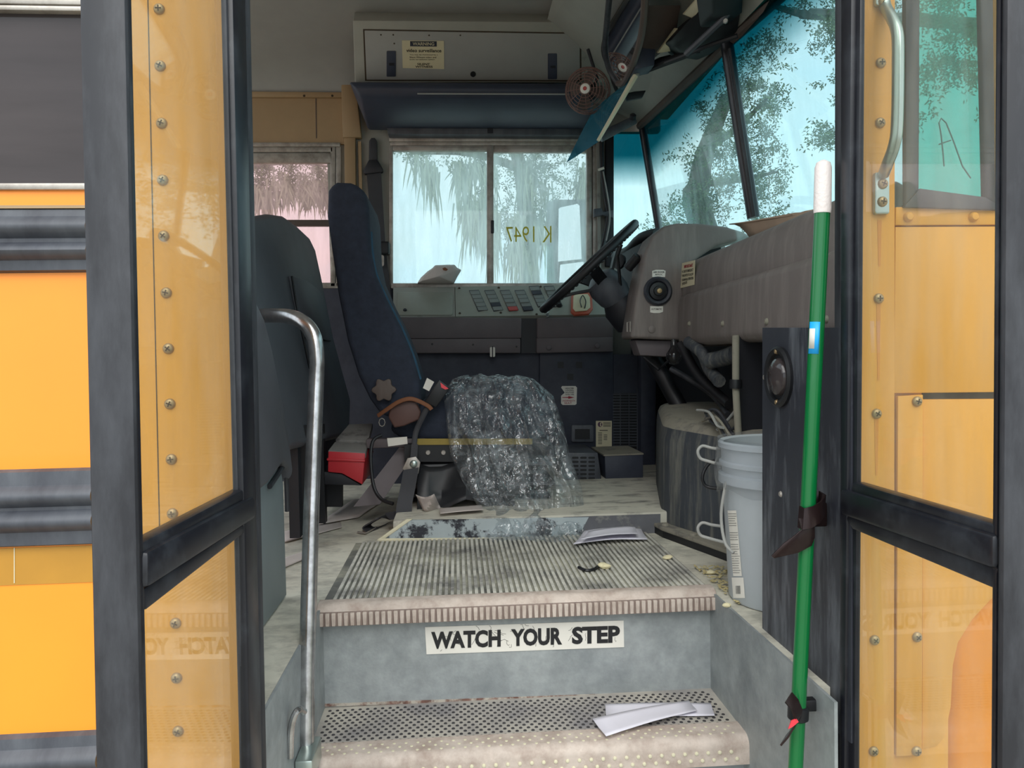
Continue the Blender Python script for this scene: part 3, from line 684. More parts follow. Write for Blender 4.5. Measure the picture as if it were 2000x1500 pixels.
# handrail
hr = thing('handrail', P(598, 1490, y=1.47), 'bent steel entrance handrail at the left side of the stairs', 'handrail')
hp = smooth_path([P(598, 1482, y=1.47), P(600, 1300, y=1.50), P(608, 1000, y=1.55), P(617, 760, y=1.60), P(619, 700, y=1.61), P(612, 655, y=1.62), P(590, 628, y=1.64), P(555, 617, y=1.68), P(500, 617, y=1.76), P(470, 618, y=1.80)], 6)
obj('tube', tube(hp, .0158, 16), M['chrome'], hr, smooth=True)
b0 = P(598, 1478, y=1.47)
obj('base_collar', lathe(b0+V((0, 0, -.02)), (0, 0, 1), [(.023, 0), (.023, .012), (.018, .016)], 20), M['alu'], hr, smooth=True)
obj('base_plate', box(XL+.007, b0.x+.024, 1.405, 1.50, -.225, -.180), M['bright'], hr, bevel=.004)
obj('base_leg', box(XL+.007, b0.x+.018, 1.41, 1.495, -.47, -.225), M['galv'], hr)
lp = thing('pull_strap', P(578, 1465, y=1.40), 'small curved chrome loop beside the handrail foot', 'handle')
obj('loop', tube(smooth_path([P(567, 1480, y=1.36), P(568, 1430, y=1.36), P(574, 1400, y=1.36), P(584, 1386, y=1.37), P(594, 1390, y=1.40)], 5), .006, 8), M['chrome'], lp, smooth=True)

# ================================================================== LEFT: barriers
bt = thing('entry_barrier', (-.41, 1.5, 0), 'grey padded barrier at the left of the entrance with pale lower panel', 'barrier')
prof = [(1.2, .70), (1.52, .68), (1.60, .64), (1.66, .58), (1.74, .47), (1.80, .38), (1.83, .30), (1.82, .27), (1.80, .30), (1.74, .325), (1.60, .30), (1.2, .28)]
obj('pad', prism([(-.385, y, z) for y, z in prof], (-.07, 0, 0)), M['seatdark'], bt, bevel=.02, seg=4)
obj('panel', prism([(-.405, 1.2, .004), (-.405, 1.815, .004), (-.405, 1.812, .27), (-.405, 1.79, .31), (-.405, 1.2, .32)], (-.025, 0, 0)), M['barrier'], bt, bevel=.004)
obj('edge_pipe', tube(smooth_path([(-.40, 1.822, .20), (-.40, 1.82, .275), (-.40, 1.80, .31), (-.40, 1.74, .30), (-.40, 1.66, .285)], 4), .006, 8), M['rubber'], bt, smooth=True)
# passenger-side seat back behind the driver
ps = thing('rear_barrier', (-.66, 2.9, 0), 'dark grey vinyl padded barrier with sagging pocket behind the driver seat', 'barrier')
SB = Plane(V((-.46, 2.5, .36)), V((1, 0, .19)))
obj('pad', slab(SB, [(400, 430), (505, 420), (530, 416), (556, 420), (580, 438), (605, 462), (616, 485), (628, 540), (640, 600), (652, 660), (668, 720), (686, 785), (684, 850), (560, 880), (400, 900)], .07), M['seatdark'], ps, bevel=.02, seg=3)
obj('pocket', slab(SB, [(569, 538), (600, 548), (620, 563), (632, 578), (636, 600), (642, 640), (648, 666), (636, 664), (600, 658), (585, 620)], .012, .012), M['seatdark'], ps, bevel=.004)
obj('pocket_seam', tube([SB.at(570, 540, .02), SB.at(578, 590, .02), SB.at(590, 650, .02), SB.at(605, 720, .012)], .004, 6), M['darker'], ps)
obj('lower_board', box(-.50, -.47, 2.3, 3.1, .03, .30), M['dark'], ps)
obj('upright', box(-.47, -.44, 2.34, 2.37, 0, .36), M['darker'], ps)
obj('upright', box(-.49, -.45, 2.62, 2.66, 0, .34), M['darker'], ps)

# ================================================================== DRIVER SEAT
ds = thing('driver_seat', (-.05, 2.85, .07), 'high-backed blue fabric driver seat on a black bellows pedestal', 'seat')
SS = py_(2.62)
bk = [(640, 372), (645, 360), (658, 354), (684, 355), (704, 363), (714, 378), (720, 404), (722, 450), (724, 490), (733, 535), (755, 585), (783, 640), (804, 690), (819, 740), (824, 785), (800, 822), (745, 812), (722, 780), (700, 735), (678, 665), (660, 575), (646, 480), (638, 420)]
bkv = [SS.at(x, y) for x, y in bk]
obj('backrest', prism(bkv, (0, .42, 0)), M['seatblue'], ds, bevel=.04, seg=4)
edge = smooth_path([SS.at(x, y, -.004) for x, y in [(720, 450), (723, 492), (732, 538), (754, 587), (782, 642), (803, 692), (818, 742)]], 4)
obj('lit_edge_piping', tube([p+V((.0, .035, 0)) for p in edge], .009, 8), M['seatlit'], ds, smooth=True)  # tube tinted like the lit front face of the backrest
cu = [(755, 838), (790, 806), (835, 778), (880, 754), (930, 744), (1000, 744), (1050, 760), (1078, 790), (1090, 830), (1080, 866), (1040, 872), (900, 866), (790, 862)]
obj('cushion', prism([py_(2.66).at(x, y) for x, y in cu], (0, .42, 0)), M['seatblue'], ds, bevel=.03, seg=4)
kn = SS.at(751, 761, .0)
obj('recliner_knob', prism([kn+V((math.cos(a)*r, -.03, math.sin(a)*r)) for a, r in [(2*math.pi*k/32, .036+.006*math.cos(6*2*math.pi*k/32)) for k in range(32)]], (0, .03, 0)), M['brown'], ds, bevel=.003)
obj('side_plate', slab(py_(2.615), [(790, 868), (1060, 868), (1060, 902), (790, 902)], .4), M['darker'], ds)
yl = obj('warning_strip', slab(py_(2.61), [(808, 857), (1040, 857), (1040, 868), (808, 869)], .01), M['goldlabel'], ds)
obj('tag', slab(py_(2.608), [(756, 856), (795, 853), (796, 867), (758, 872)], .003), M['sticker'], ds)
for x in (836, 866): obj('bolt', lathe(P(x, 884, y=2.615), (0, -1, 0), [(.009, 0), (.007, .006)], 10), M['alu'], ds)
# bellows: stack of folds
rows = []
for i in range(19):
    t = i/18; z = .272-.20*t; k = .02*math.sin(t*math.pi*6)
    ring = []
    for (cx, cy) in ((-.13-k, 2.66-k-.05*t), (.30+k, 2.66-k-.05*t), (.30+k, 3.05), (-.13-k, 3.05)): ring.append(V((cx+(.02*t if cx > 0 else -.05*t), cy, z)))
    rows.append(ring+[ring[0]])
obj('bellows', grid(rows), M['boot'], ds)
sk_ = []
for i in range(9):
    u = i/8
    sk_.append([P(815+190*u, 905+8*math.sin(u*9)+v*(86+8*math.sin(u*7+1)), y=2.60-.10*v-.015*math.sin(u*11+v*3)) for v in [j/8 for j in range(9)]])
obj('skirt', grid(sk_), M['boot'], ds, smooth=True, solid=.004)
obj('base', box(-.12, .3, 2.68, 3.05, .07, .10), M['darker'], ds)
obj('rail', slab(py_(2.66), [(715, 858), (830, 856), (830, 872), (715, 876)], .05), M['taupe2'], ds, bevel=.003)

# buckle standing at the seat
bu = thing('belt_buckle', P(840, 800, y=2.58), 'black seat belt buckle with red button beside the blue cushion', 'buckle')
BP = py_(2.585)
obj('housing', slab(BP, [(857, 742), (879, 758), (852, 796), (828, 786)], .03), M['darker'], bu, bevel=.004)
obj('button', slab(BP, [(860, 747), (876, 759), (870, 761), (862, 757)], .004, .003), M['redbtn'], bu)
obj('stalk', tube(smooth_path([P(838, 790, y=2.59), P(825, 815, y=2.59), P(812, 845, y=2.59), P(808, 880, y=2.57)], 4), .009, 8, flat=.35), M['strap'], bu, smooth=True)
obj('care_tag', slab(py_(2.60), [(834, 738), (848, 746), (838, 764), (826, 758)], .002), M['sticker'], bu)
po = thing('leather_pouch', P(785, 840, y=2.59), 'brown leather pouch with orange strap hanging at the seat corner', 'pouch')
obj('body', slab(py_(2.585), [(762, 795), (790, 782), (812, 784), (822, 805), (818, 820), (790, 832), (770, 836), (758, 815)], .04), M['leather'], po, bevel=.006, seg=3)
obj('strap', tube(smooth_path([P(738, 812, y=2.6), P(755, 800, y=2.58), P(780, 784, y=2.57), P(805, 779, y=2.57), P(835, 792, y=2.58), P(843, 800, y=2.58)], 4), .007, 8, flat=.4), M['orangefab'], po, smooth=True)
obj('ring', tube([P(746+6*math.cos(a), 825+8*math.sin(a), y=2.59) for a in [k*math.pi/4 for k in range(8)]], .0015, 5, closed=True), M['alu'], po)
# lap belt end hanging to the floor
lb_ = thing('lap_belt', P(790, 1000, y=2.5), 'black lap belt and bolted anchor drooping from the seat to the floor', 'belt')
obj('upper_strap', band(smooth_path([P(810, 868, y=2.575), P(808, 895, y=2.56), P(806, 910, y=2.55)], 3), V((.022, 0, 0)), .004), M['strap'], lb_)
obj('anchor_plate', slab(py_(2.545), [(796, 895), (812, 892), (821, 903), (817, 925), (806, 930), (786, 916)], .004), M['alu'], lb_, bevel=.001)
obj('anchor_bolt', lathe(P(808, 906, y=2.545), (0, -1, 0), [(.013, 0), (.013, .004), (.009, .008), (.003, .009)], 16), M['bright'], lb_, smooth=True)
obj('webbing', band(smooth_path([P(803, 916, y=2.54), P(797, 950, y=2.50), P(790, 985, y=2.47), P(787, 1008, y=2.46), P(775, 1010, y=2.47), P(768, 1000, y=2.50)], 5), V((.05, .01, .006)), .004), M['strap'], lb_, smooth=True)
fb = thing('floor_belt', P(745, 1030, z=.0), 'grey belt webbing folded flat on the floor near the red box', 'belt')
obj('webbing', band(smooth_path([P(768, 1012, z=.02), P(750, 1008, z=.045), P(730, 1018, z=.03), P(716, 1028, z=.012), P(730, 1034, z=.004), P(764, 1018, z=.006)], 5), V((.02, .05, 0)), .004), M['strap'], fb, smooth=True)
obj('buckle_plate', band([P(698, 1039, z=.004), P(715, 1041, z=.006), P(735, 1030, z=.006)], V((.0, .014, 0)), .003), M['alu'], fb)
cb = thing('seat_cable', P(740, 980, y=2.52), 'thin black cable looping down from the seat to the floor', 'cable')
obj('wire', tube(smooth_path([P(745, 850, y=2.6), P(728, 862, y=2.58), P(724, 900, y=2.56), P(730, 950, y=2.54), P(745, 975, y=2.52), P(768, 984, y=2.50)], 5), .006, 8), M['cable'], cb, smooth=True)

# clear plastic bag over the seat
rowsdef = [(733, 905, 1015, 2.72), (740, 884, 1042, 2.62), (772, 866, 1080, 2.57), (830, 872, 1101, 2.54), (890, 880, 1113, 2.51), (950, 908, 1136, 2.47), (995, 938, 1142, 2.43), (1012, 930, 1148, 2.325), (1044, 945, 1165, 2.305), (1058, 960, 1190, 2.25)]
NR, NC = 130, 110; rows = []
def interp(t):
    f = t*(len(rowsdef)-1); i = min(int(f), len(rowsdef)-2); u = f-i
    g = lambda k: rowsdef[i][k]*(1-u)+rowsdef[i+1][k]*u
    return g(0), g(1), g(2), g(3)
for i in range(NR):
    t = i/(NR-1); yy, xa, xb, dep = interp(t); row = []
    for j in range(NC):
        s = j/(NC-1); bulge = math.sin(math.pi*s)**.6
        yb = dep+.085*(1-bulge)*(1-t*.7)
        p = P(xa+(xb-xa)*s, yy, y=yb)
        q_ = V((s*6+t*2.2, t*3.4-s*.8, 0))
        w_ = V((noise.noise(q_*1.3), noise.noise(q_*1.3+V((7, 7, 7))), 0))*.6; q2_ = q_+w_
        rid = .9*abs(noise.noise(q2_*.8+V((3, 1, 5))))+.6*abs(noise.noise(q2_*1.9))+.2*abs(noise.noise(q2_*3.7))
        amp = .045*min(1, math.sin(math.pi*s)*2.2)
        p = p+V((.3*amp*noise.noise(q_*1.7), -amp*(rid-.45), .2*amp*noise.noise(q_*2+V((9, 2, 2)))))
        p.z = max(p.z, .004+.012*abs(noise.noise(q_*3)))
        row.append(p)
    rows.append(row)
pbag = obj('plastic_bag', grid(rows), G_bag, smooth=True, label='crinkled clear plastic bag draped over the blue seat cushion', cat='bag')

# red box on its shelf
rb = thing('first_aid_box', P(680, 945, y=2.75), 'red metal box with dusty grey lid behind the driver seat', 'box')
RB = py_(2.62)
obj('body', slab(RB, [(641, 880), (714, 884), (708, 947), (668, 925), (640, 922)], .26), M['red'], rb, bevel=.004)
obj('rim', slab(RB, [(638, 895), (713, 898), (713, 903), (638, 900)], .27, .006), M['red'], rb, bevel=.003)
v0 = [RB.at(641, 880), RB.at(714, 884)]; top = [v0[0]+V((.04, .22, .07)), v0[1]+V((.0, .24, .08))]
obj('lid', join(prism([v0[0], v0[1], v0[1]+V((0, .07, .024)), v0[0]+V((.012, .07, .022))], (0, .004, -.02)), prism([v0[0]+V((.014, .075, .03)), v0[1]+V((0, .075, .032)), top[1], top[0]], (0, .004, -.02))), M['greylid'], rb, bevel=.002)
sh = thing('box_shelf', P(650, 935, y=2.7), 'dark shelf bracket under the red metal box', 'shelf')
obj('front', slab(py_(2.63), [(600, 920), (640, 922), (668, 926), (706, 948), (600, 946)], .25), M['dark'], sh, bevel=.002)
obj('leg', slab(py_(2.70), [(625, 946), (668, 946), (668, 990), (625, 990)], .03), M['darker'], sh)
# kraft folder leaning under the seat
obj('folded_card', slab(Plane(P(780, 950, y=2.62), (.1, -1, .35)), [(792, 858), (830, 855), (742, 985), (690, 990)], .004), M['taupe2'], label='grey brown card leaning against the seat pedestal', cat='card')

# papers
def paper(name, pts, label, m='paper', z=.004, curl=0, n=6):
    """sheet on a level surface given its four picture corners"""
    a, b, c, d = [P(x, y, z=z) for x, y in pts]; rows = []
    for i in range(n+1):
        u = i/n; row = []
        for j in range(n+1):
            w = j/n; p = (a*(1-w)+b*w)*(1-u)+(d*(1-w)+c*w)*u
            row.append(p+V((0, 0, curl*(math.sin(w*math.pi*1.0)*.6+abs(u-.5)*.8)+.002*noise.noise(p*9))))
        rows.append(row)
    return obj(name, grid(rows), M[m], smooth=True, solid=.0012, label=label, cat='paper')
paper('paper_sheet', [(1182, 1376), (1388, 1374), (1396, 1398), (1184, 1404)], 'white paper sheet lying under another on the dimpled step', z=-.226, curl=.003)
paper('paper_sheet', [(1157, 1405), (1345, 1369), (1362, 1388), (1184, 1439)], 'top white paper strip lying across the dimpled step', z=-.219, curl=.004)
paper('paper_sheet', [(1142, 1038), (1248, 1028), (1265, 1056), (1120, 1066)], 'folded white paper on the floor by the engine cover', z=.012, curl=.01)
paper('paper_sheet', [(1150, 1040), (1240, 1030), (1246, 1044), (1134, 1056)], 'small white flap on top of the folded floor paper', z=.03, curl=.008)
paper('paper_sheet', [(545, 1040), (665, 1018), (668, 1030), (552, 1060)], 'thin grey paper strip on the floor behind the handrail', 'paper2')
paper('paper_sheet', [(690, 975), (760, 970), (700, 1010), (620, 1024)], 'flat soiled paper on the floor below the red box', 'paper2', z=.006)
paper('paper_sheet', [(858, 992), (940, 985), (945, 996), (860, 1003)], 'long pale paper strip under the plastic bag', 'paper2', z=.078)
paper('paper_sheet', [(540, 1095), (600, 1075), (612, 1085), (545, 1112)], 'grey paper scrap on the floor left of the ribbed mat', 'paper2')
CP = py_(2.44)
rows = []
for i in range(7):
    u = i/6; rows.append([P(812+36*u+14*w, 966+w*30+6*math.sin(u*3)-2*u, y=2.44+.04*w+.03*math.sin(u*5+w*4)) for w in [j/6 for j in range(7)]])
obj('crumpled_paper', grid(rows), M['paper2'], smooth=True, solid=.001, label='curled cream paper standing beside the lap belt', cat='paper')

# ================================================================== DRIVER-SIDE CONSOLE
cs = thing('side_console', P(980, 690, y=3.4), 'switch console with padded front along the driver wall', 'console')
a = P(900, 561, y=3.60); b = P(900, 617, y=3.44)
CSP = Plane(a, (b-a).cross(V((1, 0, 0))))
obj('lid_box', slab(CSP, [(768, 562), (888, 560), (889, 618), (768, 620)], .03), M['wallgrey'], cs)
obj('lid', slab(CSP, rrect(776, 570, 884, 615, 3), .004, .005), M['console'], cs, bevel=.002)
obj('lid_lock', lathe(CSP.at(791, 606, .006), CSP.n, [(.009, 0), (.007, .006)], 10), M['dark'], cs)
obj('switch_panel', slab(CSP, [(889, 560), (1192, 556), (1196, 614), (890, 618)], .03, .002), M['console'], cs)
for x, y in ((897, 563), (974, 562), (1056, 560), (898, 612), (978, 611), (1048, 614), (1130, 614)): obj('panel_screw', lathe(CSP.at(x, y, .003), CSP.n, [(.006, 0), (.004, .004)], 8), M['slot'], cs)
M['sw'] = mat('grey_rocker_switch', (122, 126, 122), .5); M['swd'] = mat('dark_rocker_switch', (40, 40, 52), .5); M['swr'] = mat('red_rocker_switch', (176, 70, 66), .5)
for k, x in enumerate((917, 947, 977, 1006, 1034, 1063)):
    dx = -2 if k > 3 else 0; y0 = 568-(k > 3)*8
    obj('switch_bezel', slab(CSP, [(x-1, y0-1), (x+18, y0-2), (x+36, y0+37), (x+17, y0+40)], .004, .004), M['swd'], cs)
    for r in range(5):
        m = M['swd'] if (k, r) in ((1, 3), (3, 4), (4, 1)) else M['swr'] if (k, r) == (2, 4) else M['sw']
        ya = y0+r*7.7; xa = x+r*3.6
        up = .011 if (k, r) in ((2, 2), (2, 4), (3, 2), (3, 4), (4, 0), (4, 1), (5, 0)) else .007
        obj('switch', slab(CSP, [(xa, ya), (xa+18, ya-1), (xa+21, ya+6), (xa+3, ya+7)], .006, up), m, cs, bevel=.001, seg=1)
obj('knob', lathe(CSP.at(1092, 597, .004), CSP.n, [(.014, 0), (.014, .006), (.008, .016)], 14), M['darker'], cs, smooth=True)
obj('chrome_switch', slab(CSP, rect(1066, 607, 1072, 618), .01, .02), M['chrome'], cs, bevel=.002)
LP_ = py_(3.42)
up_ = obj('pad_upper', slab(LP_, [(772, 619), (1019, 621), (1019, 661), (772, 662)], .2), M['taupe2'], cs, bevel=.006)
obj('pad_lower', slab(LP_, [(772, 662), (1017, 661), (1017, 690), (772, 690)], .2, .004), M['taupe2'], cs, bevel=.006)
obj('pad_gap', slab(LP_, [(1018, 622), (1050, 622), (1050, 690), (1018, 690)], .2, -.02), M['dark'], cs)
obj('pad_upper', slab(LP_, [(1049, 621), (1198, 619), (1198, 659), (1049, 661)], .2, .004), M['taupe2'], cs, bevel=.006)
obj('pad_lower', slab(LP_, [(1048, 660), (1198, 658), (1198, 687), (1048, 690)], .2, .008), M['taupe2'], cs, bevel=.006)
for x, y in ((1072, 679), (1167, 675)): obj('pad_button', lathe(LP_.at(x, y, .012), (0, -1, 0), [(.013, -.002), (.010, .003), (.002, .005)], 14), M['taupe2'], cs, smooth=True)
for x, y in ((844, 672), (924, 673), (1009, 677)): obj('pad_rivet', lathe(LP_.at(x, y, .006), (0, -1, 0), [(.005, -.003), (.004, .002)], 8), M['darker'], cs)
kt = obj('key_tag', slab(LP_, rrect(957, 678, 967, 697, 2), .003, .014), M['sticker'], cs); obj('key', slab(LP_, rect(961, 676, 963, 698), .002, .017), M['dark'], kt)
mc = thing('circuit_cover', CSP.at(1135, 612), 'cream plate with orange rim on the switch console', 'cover')
obj('rim', slab(CSP, [(1116, 576), (1122, 572), (1150, 571), (1156, 577), (1158, 602), (1150, 612), (1122, 614), (1115, 608)], .012, .012), mat('orange_red_rim', (178, 84, 60), .5), mc, bevel=.002)
obj('plate', slab(CSP, [(1120, 578), (1124, 575), (1148, 574), (1152, 580), (1153, 600), (1146, 606), (1124, 608), (1119, 602)], .004, .018), M['cream'], mc, bevel=.001)
obj('wire_loop', tube(smooth_path([CSP.at(1136, 600, .02), CSP.at(1133, 588, .03), CSP.at(1138, 577, .025), CSP.at(1144, 588, .03), CSP.at(1142, 602, .02)], 4), .0025, 6), M['cable'], mc)
# wall below the console
lw = thing('heater_cabinet', P(1150, 940, y=3.4), 'navy heater cabinet with grille below the switch console', 'cabinet')
obj('side_lining', slab(py_(3.47), [(770, 688), (1062, 688), (1062, 965), (770, 965)], .02), M['navy'], lw)
HP = py_(3.44)
obj('front_panel', slab(HP, [(1054, 688), (1198, 686), (1200, 895), (1054, 900)], .15), M['navy'], lw, bevel=.004)
obj('grille_panel', slab(HP, [(1198, 692), (1254, 692), (1254, 885), (1199, 885)], .12, -.01), M['navy'], lw)
obj('side_column', slab(py_(3.38), [(1252, 600), (1282, 600), (1280, 948), (1252, 948)], .2), M['navy'], lw, bevel=.004)
for x, y in ((1095, 713), (1131, 713), (1114, 736)): obj('square_hole', slab(HP, rect(x-6, y-6, x+6, y+6), .002, .001), M['darker'], lw)
obj('grille_opening', slab(HP, rect(1197, 768, 1246, 876), .002, -.007), M['darker'], lw)
gs = obj('grille_slat', slab(HP, rect(1197, 769, 1245, 771), .003, 0), M['rub'], lw)
for k in range(1, 19):
    copy_at(gs, (HP.at(1197, 770+5.6*k, 0)+HP.at(1245, 770+5.6*k, 0))/2+V((0, .0015, 0)), lw)
for x in (1211, 1228): obj('grille_bar', slab(HP, rect(x, 768, x+1.5, 876), .002, .002), M['rub'], lw)
obj('grille_frame', slab(HP, rect(1244, 758, 1251, 880), .004, .003), M['rub'], lw)
at_ = obj('ashtray', slab(HP, rrect(1116, 830, 1160, 864, 4), .01, .012), M['rub'], lw, bevel=.004); obj('ashtray_door', slab(HP, rect(1123, 838, 1152, 858), .004, .014), M['darker'], at_)
hs = thing('heater_sticker', HP.at(1112, 792), 'white notched heater valve sticker with red arrow on the navy cabinet', 'sticker')
obj('backing', slab(HP, [(1098, 754), (1124, 754), (1127, 757), (1126, 789), (1123, 791), (1099, 791), (1096, 788), (1096, 773), (1103, 767), (1096, 757)], .002, .003), M['sticker'], hs)
for k, s in enumerate(('HEATER', 'CONTROL', 'SHUTOFF', 'VALVE')): text('lettering', s, HP, [(1104, 757+4*k), (1121, 757+4*k), (1121, 760+4*k), (1104, 760+4*k)], M['ink'], hs, off=.004)
obj('arrow', slab(HP, [(1098, 775.8), (1110, 775.4), (1110, 773.5), (1122, 776.3), (1110, 779), (1110, 777.3), (1098, 776.9)], .0006, .0042), M['redink'], hs)
for k, s in enumerate(('UNDERNEATH', 'SEAT')): text('lettering', s, HP, [(1098+4*k, 781+4.5*k), (1123-6*k, 781+4.5*k), (1123-6*k, 784.5+4.5*k), (1098+4*k, 784.5+4.5*k)], M['redink'], hs, off=.004)
mn = thing('data_plate', HP.at(1180, 874), 'beige printed data plate with purple logo by the grille', 'sign')
obj('backing', slab(HP, rect(1164, 822, 1195, 874), .002, .003), M['cream'], mn)
obj('logo', slab(HP, [(1172+4.5*math.cos(a), 829+5*math.sin(a)) for a in [k*math.pi/8 for k in range(16)]], .0006, .004), mat('purple_logo', (90, 60, 84), .6), mn)
obj('logo_letter', slab(HP, [(1172, 825.5), (1175, 825.5), (1173.5, 829), (1175, 832.5), (1172, 832.5)], .0004, .0046), M['cream'], mn)
rv = [slab(HP, rect(1178, 825+2.4*k, 1193, 826+2.4*k), .0004, .004) for k in range(4)]+[slab(HP, rect(1171, 840, 1187, 841.4), .0004, .004)]+[slab(HP, rect(1168, 845+3*k, 1176, 846+3*k), .0004, .004) for k in range(8)]+[slab(HP, rect(1179, 849+3*k, 1186, 850+3*k), .0004, .004) for k in range(4)]
obj('print_lines', join(*rv), M['ink'], mn, kind='stuff')
hb = thing('kick_vent', P(1150, 942, z=.07), 'grey slotted vent box on the floor below the heater cabinet', 'vent')
KB = py_(3.02)
obj('body', slab(KB, [(1105, 884), (1168, 884), (1176, 942), (1105, 944)], .3), M['rub'], hb, bevel=.006)
for r in range(6):
    if r == 5 and False: continue
    for c in range(3): obj('slot', slab(KB, rrect(1117+16*c, 892+8*r, 1130+16*c, 896+8*r, 1.8, 2), .002, .0015), M['darker'], hb)
fb2 = thing('floor_box', P(1215, 940, z=.07), 'dark box with dust-covered top right of the slotted vent', 'box')
FB = py_(3.02)
obj('body', slab(FB, [(1181, 890), (1256, 887), (1256, 940), (1183, 942)], .3), M['navy'], fb2, bevel=.003)
obj('dusty_top', prism([FB.at(1179, 891, .003), FB.at(1257, 888, .003), FB.at(1257, 888)+V((0, .28, .0)), FB.at(1179, 891)+V((0, .28, 0))], (0, 0, .006)), M['dusty'], fb2)

# shoulder belt on the far wall
sb_ = thing('shoulder_belt', P(740, 580, y=3.6), 'dark shoulder belt with wall guide between post and driver window', 'belt')
BPL = py_(YW-.02)
obj('upper_strap', slab(BPL, [(721, 275), (725, 269), (732, 269), (736, 275), (737, 315), (720, 315)], .02, .005), M['strap'], sb_, bevel=.003)
obj('guide', slab(BPL, [(720, 312), (737, 312), (748, 330), (747, 336), (712, 340), (709, 334)], .03, .02), M['dark'], sb_, bevel=.004)
obj('lower_strap', slab(BPL, [(716, 338), (744, 336), (752, 470), (766, 600), (738, 600), (727, 470)], .008, .01), M['strap'], sb_)
obj('retractor', slab(BPL, [(726, 471), (760, 471), (760, 496), (726, 497)], .05, .04), M['darker'], sb_, bevel=.008, seg=3)
tg = obj('tongue', slab(BPL, rrect(736, 498, 750, 520, 4), .004, .03), M['alu'], sb_); obj('tongue_slot', slab(BPL, rect(740, 510, 744, 515), .001, .032), M['darker'], tg)

# crumpled bag on the sill
cup = thing('crumpled_bag', P(860, 555, y=3.58), 'crumpled white paper bag on the driver window sill', 'bag')
rows = []
CPX = [(815, 553), (822, 542), (835, 530), (844, 524), (850, 518), (872, 517), (888, 517), (893, 523), (901, 527), (893, 540), (886, 554)]
ctr = P(858, 540, y=3.56)
lo_ = [P(x, y, y=3.60) for x, y in CPX]; mid = [ctr+(p-ctr)*.8+V((0, -.035-.012*noise.noise(p*30), 0)) for p in lo_]; back = [p+V((0, .03, 0)) for p in lo_]
obj('bag', (lo_+mid+back+[ctr+V((0, -.045, -.004))], [(i, (i+1) % 11, 11+(i+1) % 11, 11+i) for i in range(11)]+[(i, 22+i, 22+(i+1) % 11, (i+1) % 11) for i in range(11)]+[(11+i, 11+(i+1) % 11, 33) for i in range(11)]+[tuple(range(22, 33))]), M['paper2'], cup, bevel=.004, seg=2)
obj('print_mark', slab(py_(3.52), [(864, 524), (869, 522), (875, 526), (872, 529), (866, 528)], .001), M['orangefab'], cup)

# overhead compartment
oc = thing('overhead_compartment', P(940, 160, y=3.35), 'grey overhead compartment with latched door above the driver window', 'compartment')
OA = P(690, 162, y=3.34); OB = P(690, 40, y=3.14)
OP = Plane(OA, (OB-OA).cross(V((1, 0, 0))))
obj('body', slab(OP, [(689, 40), (1210, 44), (1206, 162), (693, 162)], .14), M['wallgrey'], oc, bevel=.006)
obj('door', slab(OP, [(712, 60), (1132, 67), (1133, 157), (716, 156)], .006, .006), M['ceil'], oc, bevel=.002)
obj('door_gap', slab(OP, [(709, 57), (1135, 64), (1136, 159), (713, 158)], .002, .001), M['slot'], oc)
for x, y in ((755, 100), (1070, 105)):
    lt = obj('latch', slab(OP, rrect(x, y, x+18, y+50, 2), .004, .009), M['navypad'], oc, bevel=.001); obj('latch_grip', slab(OP, rect(x+5, y+24, x+15, y+28), .004, .012), M['dark'], lt)
obj('hole', slab(OP, [(924+5.5*math.cos(a), 145+5.5*math.sin(a)) for a in [k*math.pi/8 for k in range(16)]], .001, .0075), M['darker'], oc)
obj('side_hole', slab(OP, [(1172+8*math.cos(a), 85+11*math.sin(a)) for a in [k*math.pi/8 for k in range(16)]], .001, .0015), M['darker'], oc)
for x, y in ((744, 68), (768, 68), (838, 69), (899, 69), (770, 85)): obj('rivet', lathe(OP.at(x, y, .006), OP.n, [(.0035, 0), (.002, .002)], 8), M['slot'], oc)
wsn = thing('surveillance_sticker', OP.at(826, 134), 'cream WARNING video surveillance sticker on the overhead compartment door', 'sticker')
obj('backing', slab(OP, [(785, 79), (867, 80), (867.5, 135), (786.5, 133)], .0015, .0078), M['cream'], wsn)
obj('heading_bar', slab(OP, [(801, 80.5), (853, 80.8), (853, 91), (801, 90.5)], .0006, .0084), M['navy'], wsn)
text('heading', 'WARNING', OP, [(806, 82.3), (848, 82.6), (848, 89), (806, 88.7)], M['cream'], wsn, off=.0092, bold=.01)
text('lettering', 'video surveillance', OP, [(793.5, 95), (862, 95.5), (862, 102.5), (793.5, 101.8)], M['ink'], wsn, off=.0086, bold=.015)
for k, s in enumerate(('You may be monitored by a', 'Silent Witness video and', 'audio surveillance system')): text('lettering', s, OP, [(800, 105.5+4.6*k), (855-3*k, 105.7+4.6*k), (855-3*k, 109+4.6*k), (800, 108.8+4.6*k)], M['ink'], wsn, off=.0086, bold=.0)
for k, (s, a, b) in enumerate((('SILENT', 815, 840), ('WITNESS', 811, 845))): text('lettering', s, OP, [(a, 123.2+5*k), (b, 123.4+5*k), (b, 127.4+5*k), (a, 127.2+5*k)], M['ink'], wsn, off=.0086, bold=.02)
